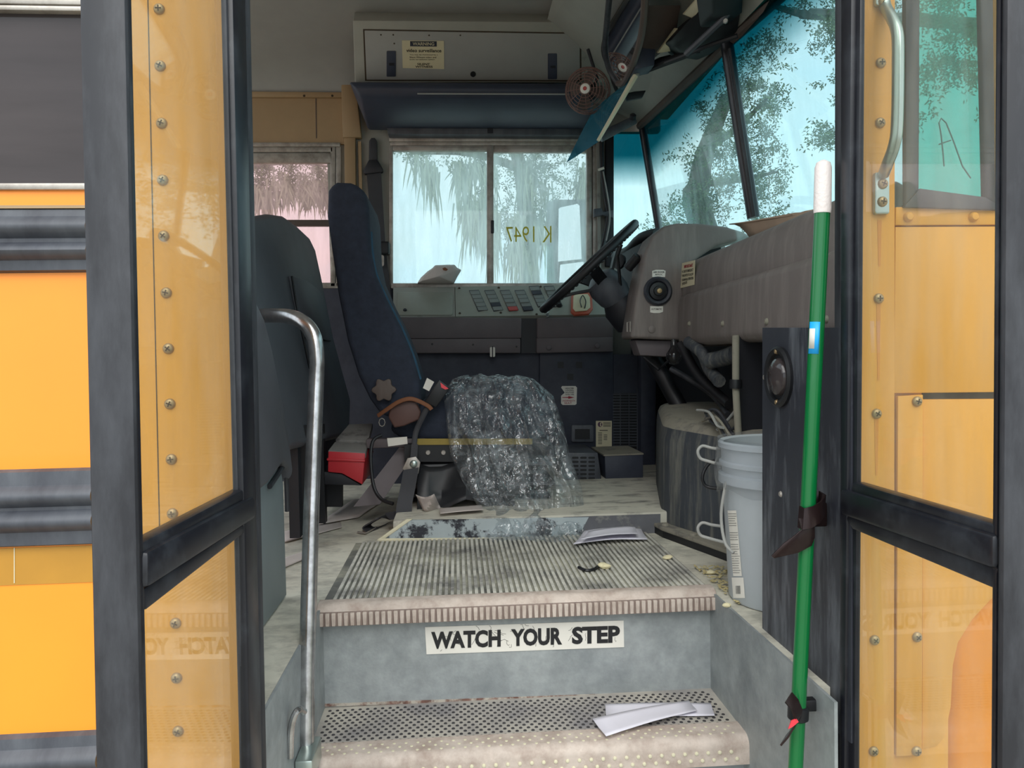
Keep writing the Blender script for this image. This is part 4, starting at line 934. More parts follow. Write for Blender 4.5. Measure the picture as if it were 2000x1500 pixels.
# padded beam below
pb = thing('padded_header', P(900, 238, y=3.4), 'navy padded header beam above the driver window', 'padding')
prof = [(3.34, 1.725), (3.275, 1.718), (3.255, 1.69), (3.27, 1.655), (3.33, 1.625), (3.42, 1.612), (3.6, 1.612), (3.6, 1.73)]
x0, x1 = P(683, 190, y=3.3).x, P(1160, 190, y=3.3).x
n = len(prof)
vv = [V((x0+(.045 if z < 1.66 else .02 if z < 1.70 else 0), y, z)) for y, z in prof]+[V((x1, y, z)) for y, z in prof]
obj('pad', (vv, [tuple(range(n)), tuple(range(2*n-1, n-1, -1))]+[(i, i+n, (i+1) % n+n, (i+1) % n) for i in range(n)]), M['navypad'], pb, bevel=.012, seg=3)
obj('piping', tube([P(815, 183, y=3.25), P(1112, 184, y=3.25)], .003, 6), M['ceil'], pb, smooth=True)
obj('lower_beam', slab(py_(3.56), [(752, 236), (1150, 238), (1150, 264), (758, 262)], .08), M['rub'], pb, bevel=.003)
obj('beam_clip', slab(py_(3.555), [(952, 238), (963, 238), (963, 260), (952, 260)], .01), M['dark'], pb)

# ================================================================== STEERING WHEEL
wc = P(1149, 521, y=2.90)
sw = thing('steering_wheel', wc, 'large black steering wheel seen almost edge-on', 'steering wheel')
wa = (P(1241, 434, y=2.9)-P(1058, 607, y=2.9)); R = wa.length/2-.012; ua = wa.normalized(); ub = V((0, 1, 0)); un = ua.cross(ub).normalized()
if un.x < 0: un = -un
rim = []
for k in range(64):
    a = 2*math.pi*k/64; rim.append(wc+(ua*math.cos(a)+ub*math.sin(a))*R)
obj('rim', tube(rim, [.0145+.0012*math.sin(k*math.pi/1.0) for k in range(64)], 12, closed=True), M['darker'], sw, smooth=True)
gr = []
for k in range(72):
    a = 2*math.pi*k/72; p = wc+(ua*math.cos(a)+ub*math.sin(a))*R; gr.append(lathe(p+un*.010, un, [(.008, 0), (.007, .006), (.003, .008)], 6))
obj('finger_grip', join(*gr), M['darker'], sw, kind='stuff')
hubc = wc+un*.075
for a in (.0, math.pi*.55, math.pi, math.pi*1.45):
    d = ua*math.cos(a)+ub*math.sin(a)
    obj('spoke', band(smooth_path([wc+d*R, wc+d*R*.6+un*.02, hubc+d*.05], 4), un.cross(d)*.045, .010), M['darker'], sw, smooth=True)
obj('hub', lathe(hubc, un, [(.03, -.03), (.06, -.012), (.07, .02), (.066, .07), (.05, .11)], 24), M['rub'], sw, smooth=True)
sc_ = thing('steering_column', P(1225, 650, y=2.9), 'dark steering column sloping down below the dashboard', 'column')
cdn = (P(1262, 655, y=2.92)-hubc)
obj('shroud', tube([hubc+un*.08, hubc+cdn*.45, P(1236, 628, y=2.92)], [.055, .075, .07], 16), M['dark'], sc_, smooth=True)
obj('shaft', tube([P(1236, 628, y=2.92), P(1330, 800, y=2.75)], .03, 12), M['darker'], sc_, smooth=True)
obj('stalk', tube([hubc+un*.1+V((0, -.04, .02)), P(1206, 500, y=2.8), P(1214, 478, y=2.78)], .006, 8), M['darker'], sc_, smooth=True)

# ================================================================== DASHBOARD
db = thing('dashboard', (.85, 2.1, .58), 'taupe padded dashboard running across under the windshield', 'dashboard')
def xprism(prof, y0, y1): return prism([(x, y0, z) for x, z in prof], (0, y1-y0, 0))
obj('lower_pad', xprism([(.772, .60), (.79, .582), (.95, .58), (.95, .765), (.80, .765), (.778, .75)], 1.2, 2.63), M['taupe'], db, bevel=.014, seg=3)
obj('upper_pad', xprism([(.795, .745), (.95, .745), (.985, .80), (.92, .85), (.865, .880), (.83, .882), (.808, .86), (.797, .81)], 1.44, 2.66), M['taupe'], db, bevel=.018, seg=4)
obj('end_cap', xprism([(.768, .575), (.80, .57), (.80, .78), (.768, .775)], 1.2, 1.235), M['taupe'], db, bevel=.004)
CW = py_(2.66)
cw = [(1231, 660), (1318, 664), (1340, 664), (1340, 520), (1400, 480), (1470, 462), (1452, 452), (1418, 442), (1370, 436), (1325, 435), (1298, 441), (1275, 460), (1260, 492), (1245, 570)]
obj('cowl', prism([CW.at(x, y) for x, y in cw], (0, .16, 0)), M['taupe'], db, bevel=.012, seg=3)
# instrument hood seen beyond the cowl
obj('instrument_hood', tube(smooth_path([P(1202, 502, y=3.2), P(1228, 490, y=3.1), P(1252, 466, y=3.0), P(1284, 456, y=2.9)], 4), .022, 10), M['darker'], db, smooth=True)
obj('instrument_panel', prism([P(1205, 500, y=3.15), P(1262, 470, y=2.9), P(1245, 610, y=2.9), P(1205, 600, y=3.15)], (.1, 0, 0)), M['dark'], db)
obj('far_dash_top', xprism([(.80, .86), (1.0, .90), (1.0, .97), (.82, .93)], 2.82, YW), M['dark'], db, bevel=.006)
obj('gauge', lathe(P(1212, 512, y=2.95), (-.8, -.5, .2), [(.03, 0), (.03, .01), (.02, .012)], 16), M['darker'], db, smooth=True)
obj('switch_pod', tube([P(1226, 524, y=2.75), P(1246, 500, y=2.72)], .018, 10), M['darker'], db, smooth=True)
obj('latch_ring', tube([P(x, y, y=2.655) for x, y in ((1231, 628), (1225, 630), (1225, 648), (1231, 648))], .0025, 6, closed=True), M['alu'], db)
obj('cowl_button', lathe(CW.at(1273, 643), (0, -1, 0), [(.014, -.002), (.013, .003), (.004, .006)], 18), M['taupe'], db, smooth=True)
kc = CW.at(1284, 569)
ak = obj('air_door_knob', lathe(kc, (0, -1, 0), [(.050, 0), (.051, .008), (.044, .016), (.036, .012), (.033, .004)], 32), M['scuff'], db, smooth=True, label='round black air door knob')
obj('dial', lathe(kc, (0, -1, 0), [(.033, .002), (.030, .012), (.018, .014), (.016, .02), (.004, .021)], 28), M['darker'], ak, smooth=True)
obj('cap_screw', lathe(kc+V((.002, -.02, 0)), (0, -1, 0), [(.010, 0), (.008, .004), (.002, .005)], 14), M['screw'], ak, smooth=True)
k1 = thing('air_door_sticker', CW.at(1287, 540), 'small white AIR DOOR MANUAL sticker above the black knob', 'sticker')
obj('backing', slab(CW, [(1274, 529), (1281, 527), (1295, 527), (1300, 529), (1299, 541), (1274, 541)], .001, .002), M['sticker'], k1)
text('lettering', 'AIR DOOR', CW, [(1276, 529.5), (1298, 529.5), (1298, 533.5), (1276, 533.5)], M['ink'], k1, off=.003)
text('lettering', 'MANUAL', CW, [(1280, 535), (1294, 535), (1294, 537.5), (1280, 537.5)], M['ink'], k1, off=.003)
k2 = thing('automatic_sticker', CW.at(1282, 612), 'small white AUTOMATIC sticker below the black knob', 'sticker')
obj('backing', slab(CW, [(1270, 598), (1295, 598), (1295, 609), (1288, 611.5), (1277, 611.5), (1270, 610)], .001, .002), M['sticker'], k2)
text('lettering', 'AUTOMATIC', CW, [(1272, 602), (1293, 602), (1293, 605.5), (1272, 605.5)], M['ink'], k2, off=.003)
DP = px_(.797)
dk = thing('warning_label', DP.at(1342, 560), 'pale warning label with red heading on the dashboard face', 'sticker')
obj('backing', slab(DP, [(1332, 514), (1357, 508), (1356, 556), (1329, 563)], .001, .003), M['cream'], dk)
text('heading', 'IMPORTANT', DP, [(1336, 518), (1353, 514.5), (1353, 521), (1336, 524)], M['redink'], dk, off=.004, bold=.03)
for k, s in enumerate(('IN CASE OF EMERGENCY', 'TURN SWITCH TO ALLOW', 'FOR MANUAL OPERATION', 'OF DOOR')):
    text('lettering', s, DP, [(1332, 528.5+8*k), ((1354 if k < 3 else 1342), 524+8*k), ((1354 if k < 3 else 1342), 529.5+8*k), (1332, 533.5+8*k)], M['ink'], dk, off=.004, bold=.02)
for x, y in ((1346, 632), (1411, 632), (1497, 628), (1614, 624)):
    b_ = px_(.772).at(x, y); obj('dash_bolt', lathe(b_+V((.004, 0, 0)), (-1, 0, 0), [(.009, 0), (.009, .004), (.005, .009)], 10), M['dusty'], db, smooth=True)
# cardboard on the dash top
cb_ = thing('cardboard', P(1500, 440, y=2.1), 'bent brown cardboard sheet lying on the dashboard top', 'cardboard')
rows = []
for i in range(9):
    u = i/8; e0 = P(1424+168*u, 438-22*u, y=2.30-.58*u); e1 = P(1470+122*u, 472-38*u-2*math.sin(u*3.1), y=2.20-.50*u)
    rows.append([e0+(e1-e0)*w+V((0, 0, .018*math.sin(w*math.pi))) for w in [j/4 for j in range(5)]])
obj('sheet', grid(rows), M['card'], cb_, smooth=True, solid=.003)

# ================================================================== UNDER THE DASH
eg = thing('engine_cover', (.75, 2.3, 0), 'dusty dark engine cover with bolted base flange under the dashboard', 'engine cover')
foot = [(.955, 2.95), (.80, 2.95), (.76, 2.9), (.652, 2.44), (.640, 2.38), (.648, 2.30), (.76, 1.99), (.80, 1.95), (.955, 1.93)]
vv = []; rings = 7
ff = []
cxy = V((.85, 2.5))
for i in range(rings):
    z, s = ((0, 1.0), (.22, .985), (.29, .97), (.325, .94), (.345, .89), (.355, .80), (.358, .5))[i]
    for x, y in foot:
        q2 = cxy+(V((x, y))-cxy)*s; q2.x = min(q2.x, .955) if x < .95 else .955
        vv.append(V((q2.x, q2.y, z+.03*(y-2.3)*(z > .2))))
k = len(foot)
for i in range(rings-1):
    for j in range(k): ff.append((i*k+j, i*k+(j+1) % k, (i+1)*k+(j+1) % k, (i+1)*k+j))
ff.append(tuple(range((rings-1)*k, rings*k)))
lowf = [q for q in ff if max(q) < 4*k]; topf = [q for q in ff if max(q) >= 4*k]
sh_ = obj('shell', (vv, lowf), M['engine'], eg, smooth=True)
obj('dusty_top', (vv, topf), M['dusty'], eg, smooth=True)
fl = [(.955, 2.95), (.73, 2.95), (.612, 2.45), (.598, 2.38), (.612, 2.27), (.715, 1.95), (.77, 1.9), (.955, 1.89)]
fo = obj('flange', prism([(x, y, .02) for x, y in fl], (0, 0, .012)), M['dusty'], eg, bevel=.003)
obj('gasket', prism([(x+.002, y, .0005) for x, y in fl], (0, 0, .0195)), M['darker'], eg)
for x, y in ((.602, 2.40), (.622, 2.27), (.665, 2.13), (.71, 1.99)):
    obj('flange_bolt', lathe((x+.006, y+.02, .031), (0, 0, 1), [(.011, 0), (.011, .004), (.006, .008)], 8), M['dusty'], eg)
ve = thing('vertical_pipe', (.735, 1.98, 0), 'grey vertical conduit with black clamp below the dashboard', 'pipe')
obj('pipe', tube([P(1437, 655, y=2.0), P(1437, 760, y=2.0), P(1444, 880, y=2.0)], .0095, 12), M['dusty'], ve, smooth=True)
obj('clamp', lathe(P(1437, 750, y=2.0), (0, 0, 1), [(.016, -.012), (.017, 0), (.016, .012)], 16), M['darker'], ve, smooth=True)
bbp = P(1470, 760, y=2.02)
obj('back_board', prism([P(1444, 640, y=2.05), P(1495, 640, y=2.05), P(1495, 900, y=2.05), P(1448, 900, y=2.05)], (0, .02, 0)), M['dark'], ve)
ub = thing('underdash_bracket', P(1290, 700, y=2.7), 'dark metal bracket with a cloudy plastic bulb under the cowl', 'bracket')
obj('plate', prism([P(1240, 664, y=2.7), P(1340, 666, y=2.7), P(1330, 698, y=2.7), P(1250, 694, y=2.7)], (0, .1, 0)), M['taupe2'], ub, bevel=.004)
obj('bulb', lathe(P(1316, 690, y=2.62), (0, 0, -1), [(.008, -.05), (.012, -.02), (.026, 0), (.028, .018), (.016, .036), (.003, .04)], 16), glass('cloudy_bulb', (180, 180, 185), haze=.25, hcol=(190, 190, 190)), ub, smooth=True)
obj('hanger', tube([P(1258, 698, y=2.66), P(1286, 722, y=2.6), P(1305, 705, y=2.62)], .005, 6), M['darker'], ub)
for i, (pts, r, m, lbl) in enumerate((
    ([(1330, 672, 2.6), (1362, 730, 2.5), (1400, 768, 2.4), (1425, 790, 2.3)], .016, 'cable', 'thick black hose running down to the engine cover'),
    ([(1310, 720, 2.65), (1345, 740, 2.6), (1390, 770, 2.5), (1422, 810, 2.3)], .010, 'rubber', 'dark rubber hose below the thick black hose'),
    ([(1345, 668, 2.5), (1372, 690, 2.4), (1385, 720, 2.4), (1405, 745, 2.3)], .02, 'engine', 'dusty ribbed duct hanging under the dashboard'),
    ([(1385, 705, 2.35), (1410, 700, 2.3), (1438, 690, 2.2)], .026, 'engine', 'dust-covered pipe elbow beside the grey conduit'),
    ([(1438, 800, 2.05), (1420, 822, 2.1), (1400, 840, 2.1)], .0045, 'greycable', 'grey cable lying from the conduit onto the engine cover'),
    ([(1378, 806, 2.2), (1395, 800, 2.15), (1410, 812, 2.12), (1432, 850, 2.05)], .005, 'rubber', 'black cable draped over the engine cover top'),
    ([(1372, 822, 2.2), (1398, 815, 2.1), (1424, 848, 2.05), (1436, 862, 2.03)], .004, 'dusty', 'dusty wire draped over the engine cover top'),
    ([(1408, 896, 1.80), (1385, 905, 1.82), (1372, 930, 1.82), (1380, 950, 1.82), (1412, 955, 1.8)], .004, 'cable', 'thin black cable loop between engine cover and bucket'))):
    o = thing(('hose', 'hose', 'duct', 'pipe_elbow', 'cable', 'cable', 'wire', 'cable_loop')[i], P(pts[-1][0], pts[-1][1], y=pts[-1][2]), lbl, ('hose', 'hose', 'duct', 'pipe', 'cable', 'cable', 'wire', 'cable')[i])
    obj('line', tube(smooth_path([P(a, b, y=c) for a, b, c in pts], 5), r, 10), M[m], o, smooth=True)

wt = thing('wire_tangle', P(1410, 850, y=2.1), 'tangle of dusty thin wires on top of the engine cover', 'wires')
for k in range(7):
    x, y = 1385+6*k, 815+7*(k % 4)
    obj('strand', tube(smooth_path([P(x-18+random.uniform(-6, 6), y-14, y=2.2), P(x, y+random.uniform(-10, 6), y=2.12), P(x+16, y+18+random.uniform(-6, 8), y=2.07), P(x+28, y+26+random.uniform(-10, 10), y=2.04)], 4), random.choice((.0025, .0032, .004)), 6), M[('greycable', 'rubber', 'dusty')[k % 3]], wt, smooth=True)
# ---- bucket with liner
bc = V((.735, 1.655, 0.0))
bk_ = thing('bucket', bc, 'grey plastic bucket with bag liner standing beside the stairs', 'bucket')
bp_ = [(.128, .002), (.132, .008), (.142, .25), (.143, .262), (.152, .264), (.152, .282), (.1435, .286), (.145, .30), (.15, .302), (.15, .31), (.145, .313), (.146, .34), (.152, .342), (.152, .352), (.148, .356), (.140, .352), (.136, .20), (.126, .012), (.02, .012)]
obj('pail', lathe(bc, (0, 0, 1), bp_, 48), M['bucket'], bk_, smooth=True)
lf = bpy.data.materials.new('white_bag_film')
lf = glass('milky_bag_film', (245, 246, 248), haze=.25, hcol=(250, 250, 250), rough=.25)
rows = []
for i in range(16):
    t = i/15; row = []
    for j in range(73):
        a = 2*math.pi*j/72; r = .1535+.004*math.sin(t*3)+.006*t*(.5+noise.noise(V((math.cos(a)*4, math.sin(a)*4, t*5))))
        z = .362-.115*t*(1+.12*noise.noise(V((math.cos(a)*2, math.sin(a)*2, 1))))
        row.append(bc+V((math.cos(a)*r, math.sin(a)*r, z)))
    rows.append(row)
obj('liner', grid(rows), lf, bk_, smooth=True)
# paper label: part of the bucket wall
def bucket_patch(x0, y0, x1, y1, dr, skew=0):
    """patch of the tapered wall that covers this picture area"""
    rows = []
    for i in range(9):
        t = i/8; row = []
        for j in range(7):
            s = j/6; px = (x0+(x1-x0)*s)+skew*t; pyy = y0+(y1-y0)*t
            d = (ROT @ V(((px-1000)/F, (750-pyy)/F, -1))).normalized(); p = C+d*1.2; best = None
            for k in range(500):
                p = C+d*(1.2+k*.0015); rr = math.hypot(p.x-bc.x, p.y-bc.y); rw = .132+(p.z-.008)/.242*.010+dr
                if rr <= rw: break
            row.append(p)
        rows.append(row)
    return grid(rows)
obj('label', bucket_patch(1421, 997, 1438, 1125, .0012, 11), M['sticker'], bk_, smooth=True)
obj('barcode_label', bucket_patch(1429, 1128, 1452, 1168, .0012, 3), M['sticker'], bk_, smooth=True)
for k in range(26):
    y = 1003+4.6*k
    if k not in (6, 7, 12): obj('label_line', bucket_patch(1422+k*.38, y, 1438+k*.38-random.uniform(0, 4), y+1.1, .0016, 0), M['greylid'], bk_)
for k in range(6): obj('barcode_bar', bucket_patch(1437+1.5*k, 1144, 1437.8+1.5*k, 1160, .0016, .5), M['ink'], bk_)
obj('handle', tube(smooth_path([bc+V((-.150, -.02, .27)), bc+V((-.162, -.02, .20)), bc+V((-.158, -.03, .14)), bc+V((-.146, -.05, .12))], 5), .0035, 8), M['greycable'], bk_, smooth=True)
for i, y in enumerate((895, 1045)):
    h_ = thing('wire_hook', P(1408, y, y=1.62), ('upper' if i == 0 else 'lower')+' pale wire loop sticking out left of the bucket', 'hook')
    obj('wire', tube(smooth_path([P(1412, y-17, y=1.72), P(1390, y-20, y=1.74), P(1372, y-24, y=1.75), P(1363, y-14, y=1.75), P(1368, y, y=1.75), P(1384, y+6, y=1.74), P(1414, y+14, y=1.72)], 5), .0036, 8), M['greycable'], h_, smooth=True)

# ---- debris
def crumb(px, py, s, label, z=0.0):
    p = P(px, py, z=z); me = bmesh.new(); bmesh.ops.create_icosphere(me, subdivisions=2, radius=s)
    v = [V(q.co)*(1+.5*noise.noise(V(q.co)*(.9/s)+V((px, py, 0)))) for q in me.verts]; v = [V((q.x*1.3, q.y, q.z*.6))+p+V((0, 0, s*.55)) for q in v]
    f = [tuple(w.index for w in q.verts) for q in me.faces]; me.free()
    return obj('foam_crumb', (v, f), M['foam'], label=label, cat='crumb', group='cream foam crumbs')
crumb(1180, 1110, .013, 'cream foam crumb in the middle of the ribbed mat', .0085); crumb(1303, 1092, .010, 'cream foam crumb at the engine cover flange corner', .0085)
crumb(1388, 1122, .011, 'larger cream foam crumb between flange and bucket'); crumb(1420, 1185, .008, 'small cream foam crumb at the stair corner by the bucket')
rv = []
for i in range(260):
    x = random.uniform(.60, .70); y = random.uniform(1.60, 1.93)-.5*(x-.60)*.6
    a = random.uniform(0, 6.28); l = random.uniform(.004, .014); d = V((math.cos(a), math.sin(a), random.uniform(0, .25)))*l; w = V((-math.sin(a), math.cos(a), 0))*.0022
    p = V((x, y, .003+random.uniform(0, .006))); rv.append(prism([p-w, p+w, p+w+d, p-w+d], (0, 0, .0012)))
obj('straw_debris', join(*rv), M['straw'], label='scattered straw-coloured debris on the floor beside the bucket', cat='debris', kind='stuff')
sc2 = obj('plastic_sliver', tube(smooth_path([P(1130, 1108, z=.012), P(1145, 1114, z=.012), P(1160, 1112, z=.012), P(1170, 1105, z=.014)], 4), .004, 6), M['darker'], label='curved black plastic sliver on the ribbed mat', cat='sliver')

# ================================================================== OVERHEAD: mirror, visor, fan, header gear
mi = thing('rear_view_mirror', P(1225, 20, y=2.4), 'long interior rear-view mirror with brown rim hanging at the ceiling', 'mirror')
mpts = [P(1196, -60, y=2.22), P(1186, 40, y=2.5), P(1182, 95, y=2.66), P(1190, 135, y=2.80), P(1207, 163, y=2.88), P(1220, 160, y=2.86), P(1240, 115, y=2.66), P(1256, 50, y=2.46), P(1262, -60, y=2.16)]
mc_ = sum(mpts, V((0, 0, 0)))/len(mpts)
MP = Plane(mpts[4], (-.87, .0, -.48))
mq = [MP.at(*q) for q in ((1196, -60), (1186, 40), (1182, 95), (1190, 135), (1207, 163), (1220, 160), (1240, 115), (1256, 50), (1262, -60))]
obj('glass', prism(mq, -MP.n*.006), M['mirror'], mi)
obj('left_rim', tube(smooth_path(mq[:5], 5), .011, 8), M['rubber'], mi, smooth=True); obj('right_rim', tube(smooth_path(mq[4:], 5), .012, 8), M['brown'], mi, smooth=True)
obj('arm', tube([mq[4]+V((.02, .01, .03)), V((.70, 2.80, 1.74))], .010, 8), M['dark'], mi)
vi = thing('sun_visor', P(1240, 150, y=2.75), 'tinted blue plastic sun visor on a chrome edge bar', 'visor')
vq = [P(1243, 146, y=2.72), P(1166, 279, y=2.72), P(1106, 318, y=3.08), P(1140, 250, y=3.12), P(1160, 213, y=3.1), P(1212, 170, y=2.95)]
obj('sheet', prism(vq, (.003, 0, .003)), M['teal'], vi)
obj('edge_bar', tube([P(1241, 148, y=2.715), P(1168, 275, y=2.715)], [.010, .006], 8), M['creamtrim'], vi, smooth=True)
obj('pivot', lathe(P(1242, 142, y=2.72), (.4, -.8, .3), [(.014, -.01), (.014, .006), (.006, .012)], 12), M['alu'], vi, smooth=True)
obj('arm', tube([P(1245, 142, y=2.74), P(1290, 118, y=2.75), P(1330, 108, y=2.8)], .012, 8), M['darker'], vi, smooth=True)
fa = thing('dash_fan', P(1150, 205, y=3.0), 'small round wire-caged fan hanging above the driver window', 'fan')
fc = P(1146, 176, y=3.02); fn = V((-.35, -.92, -.15)).normalized(); fu, fw = frame_of(fn); FR = .088
wires = []
for k, (r, h) in enumerate(((.022, .034), (.034, .034), (.046, .032), (.058, .028), (.070, .020), (.080, .010), (.086, 0), (.088, -.012), (.088, -.024), (.087, -.036), (.084, -.048), (.076, -.058))):
    wires.append(tube([fc+fn*h+(fu*math.cos(a)+fw*math.sin(a))*r for a in [2*math.pi*i/28 for i in range(28)]], .0015, 5, closed=True))
for k in range(12):
    a = 2*math.pi*k/12; d = fu*math.cos(a)+fw*math.sin(a)
    wires.append(tube([fc+fn*.034+d*.02, fc+fn*.032+d*.046, fc+fn*.02+d*.07, fc+d*.086, fc-fn*.036+d*.087, fc-fn*.06+d*.07], .0013, 5))
obj('cage', join(*wires), M['wire'], fa, smooth=True)
obj('badge', lathe(fc+fn*.032, fn, [(.020, 0), (.019, .005), (.012, .007)], 20), M['sticker'], fa, smooth=True)
obj('badge_centre', lathe(fc+fn*.039, fn, [(.008, 0), (.006, .002)], 12), M['swr'], fa)
obj('motor', lathe(fc-fn*.10, fn, [(.02, 0), (.035, .01), (.035, .055), (.02, .065)], 16), M['darker'], fa, smooth=True)
for k in range(4):
    a = math.pi/2*k+.3; d = fu*math.cos(a)+fw*math.sin(a); e = -fu*math.sin(a)+fw*math.cos(a)
    obj('blade', prism([fc+d*.012-e*.008, fc+d*.05-e*.03-fn*.012, fc+d*.076-e*.012-fn*.012, fc+d*.072+e*.026+fn*.008, fc+d*.02+e*.012+fn*.004], fn*-.0015), M['brown'], fa)
obj('bracket', tube([fc-fn*.08, fc-fn*.09+V((.03, .02, .07)), V((.56, 3.12, 1.80))], .007, 8), M['dark'], fa, smooth=True)
cbl = thing('fan_cable', P(1205, 160, y=2.95), 'thick black cable hanging from the ceiling behind the fan', 'cable')
obj('line', tube(smooth_path([P(1200, -30, y=2.75), P(1184, 60, y=2.9), P(1178, 100, y=2.95), P(1190, 135, y=2.98), P(1200, 165, y=3.0), P(1206, 180, y=3.02)], 5), .008, 8), M['cable'], cbl, smooth=True)
# header gear
he = thing('wiper_motor_housing', (.75, 2.35, 1.62), 'black wiper gear and brackets bolted to the windshield header', 'machinery')
obj('housing', prism([P(1310, 78, y=2.5), P(1345, 40, y=2.4), P(1420, -20, y=2.25), P(1450, 10, y=2.25), P(1440, 70, y=2.4), P(1385, 108, y=2.55), P(1330, 100, y=2.55)], (0, .12, .03)), M['darker'], he, bevel=.006)
obj('gearbox', prism([P(1388, -40, y=2.1), P(1455, -40, y=2.1), P(1452, 25, y=2.25), P(1395, 28, y=2.25)], (0, .14, .02)), M['darker'], he, bevel=.008)
obj('strut', tube([P(1340, 105, y=2.45), P(1410, 40, y=2.3), P(1450, -10, y=2.2)], .010, 8), M['rub'], he, smooth=True)
obj('strut', tube([P(1300, 122, y=2.6), P(1395, 85, y=2.4), P(1440, 70, y=2.36)], .008, 8), M['dark'], he, smooth=True)
obj('rail', tube([P(1250, 140, y=2.75), P(1335, 108, y=2.6), P(1362, 96, y=2.5)], .014, 8), M['dark'], he, smooth=True)
obj('bracket', prism([P(1262, 10, y=2.45), P(1330, 10, y=2.45), P(1318, 80, y=2.62), P(1280, 112, y=2.7), P(1245, 108, y=2.7), P(1255, 70, y=2.6)], (.01, .06, .02)), M['brown'], he, bevel=.004)
obj('dark_box', slab(py_(2.66), [(1242, 85), (1282, 82), (1278, 128), (1240, 135)], .08), M['navypad'], he, bevel=.004)
obj('light_strip', prism([P(1336, 28, y=2.4), P(1380, -22, y=2.25), P(1388, -6, y=2.25), P(1354, 36, y=2.4)], (0, .02, .01)), M['creamtrim'], he, bevel=.002)
obj('light_strip', prism([P(1284, 104, y=2.62), P(1320, 55, y=2.5), P(1340, 58, y=2.5), P(1322, 84, y=2.56), P(1328, 98, y=2.62)], (0, .02, .01)), M['cream'], he, bevel=.002)
obj('bolt', lathe(P(1417, 41, y=2.24), (-.3, -.9, -.2), [(.008, 0), (.006, .008)], 8), M['alu'], he)
ho = thing('visor_hook', P(1245, 186, y=3.0), 'dark visor catch on the grey header panel', 'bracket')
obj('plate', slab(py_(2.9), [(1222, 182), (1240, 178), (1262, 176), (1255, 190), (1240, 193), (1225, 196)], .02), M['dark'], ho, bevel=.003)
ha = hd
obj('stay_arm', tube([P(1240, 234, y=3.3), P(1172, 268, y=3.3)], [.018, .022], 10), M['rub'], ha, smooth=True)
obj('stay_knob', lathe(P(1236, 228, y=3.28), (0, -.6, .6), [(.014, -.01), (.014, .008), (.006, .014)], 12), M['dark'], ha, smooth=True)
# conduit right of the driver window
cn = thing('wall_conduit', P(1180, 480, y=3.6), 'black cable with clip running down beside the driver window', 'cable')
obj('line', tube(smooth_path([P(1175, 268, y=3.6), P(1176, 330, y=3.6), P(1182, 380, y=3.6), P(1188, 420, y=3.58), P(1180, 470, y=3.58), P(1172, 500, y=3.56)], 5), .011, 8), M['cable'], cn, smooth=True)
obj('thin_wire', tube(smooth_path([P(1178, 335, y=3.59), P(1188, 390, y=3.57), P(1191, 430, y=3.55), P(1184, 470, y=3.55)], 5), .0035, 6), M['greycable'], cn)
obj('tie', tube([P(1168, 332, y=3.58), P(1180, 328, y=3.57)], .006, 6), M['sticker'], cn)
br = obj('clip', slab(py_(3.57), [(1160, 408), (1175, 406), (1178, 414), (1198, 410), (1198, 426), (1178, 420), (1160, 424)], .02), M['rub'], cn, bevel=.002)
obj('strip', slab(py_(3.62), [(1166, 278), (1172, 278), (1174, 560), (1168, 560)], .03), M['wallgrey'], cn)

# ================================================================== OUTSIDE: mirror, trees
em = thing('side_mirror', P(1110, 600, y=4.2), 'exterior side mirrors seen through the driver window', 'mirror')
EMP = Plane(P(1115, 450, y=4.2), (.35, -1, 0))
obj('housing', slab(EMP, rrect(1076, 390, 1152, 556, 8), .05, -.004), M['rub'], em)
obj('flat_glass', slab(EMP, [(1091, 408), (1095, 405), (1128, 398), (1132, 402), (1136, 506), (1090, 511)], .004, .004), M['mirror'], em)
obj('convex_glass', slab(EMP, [(1094, 517), (1140, 511), (1142, 548), (1092, 552)], .004, .004), M['mirror'], em)
obj('arm', tube([EMP.at(1120, 556), EMP.at(1124, 640), P(1200, 650, y=3.72)], .014, 8), M['dark'], em)

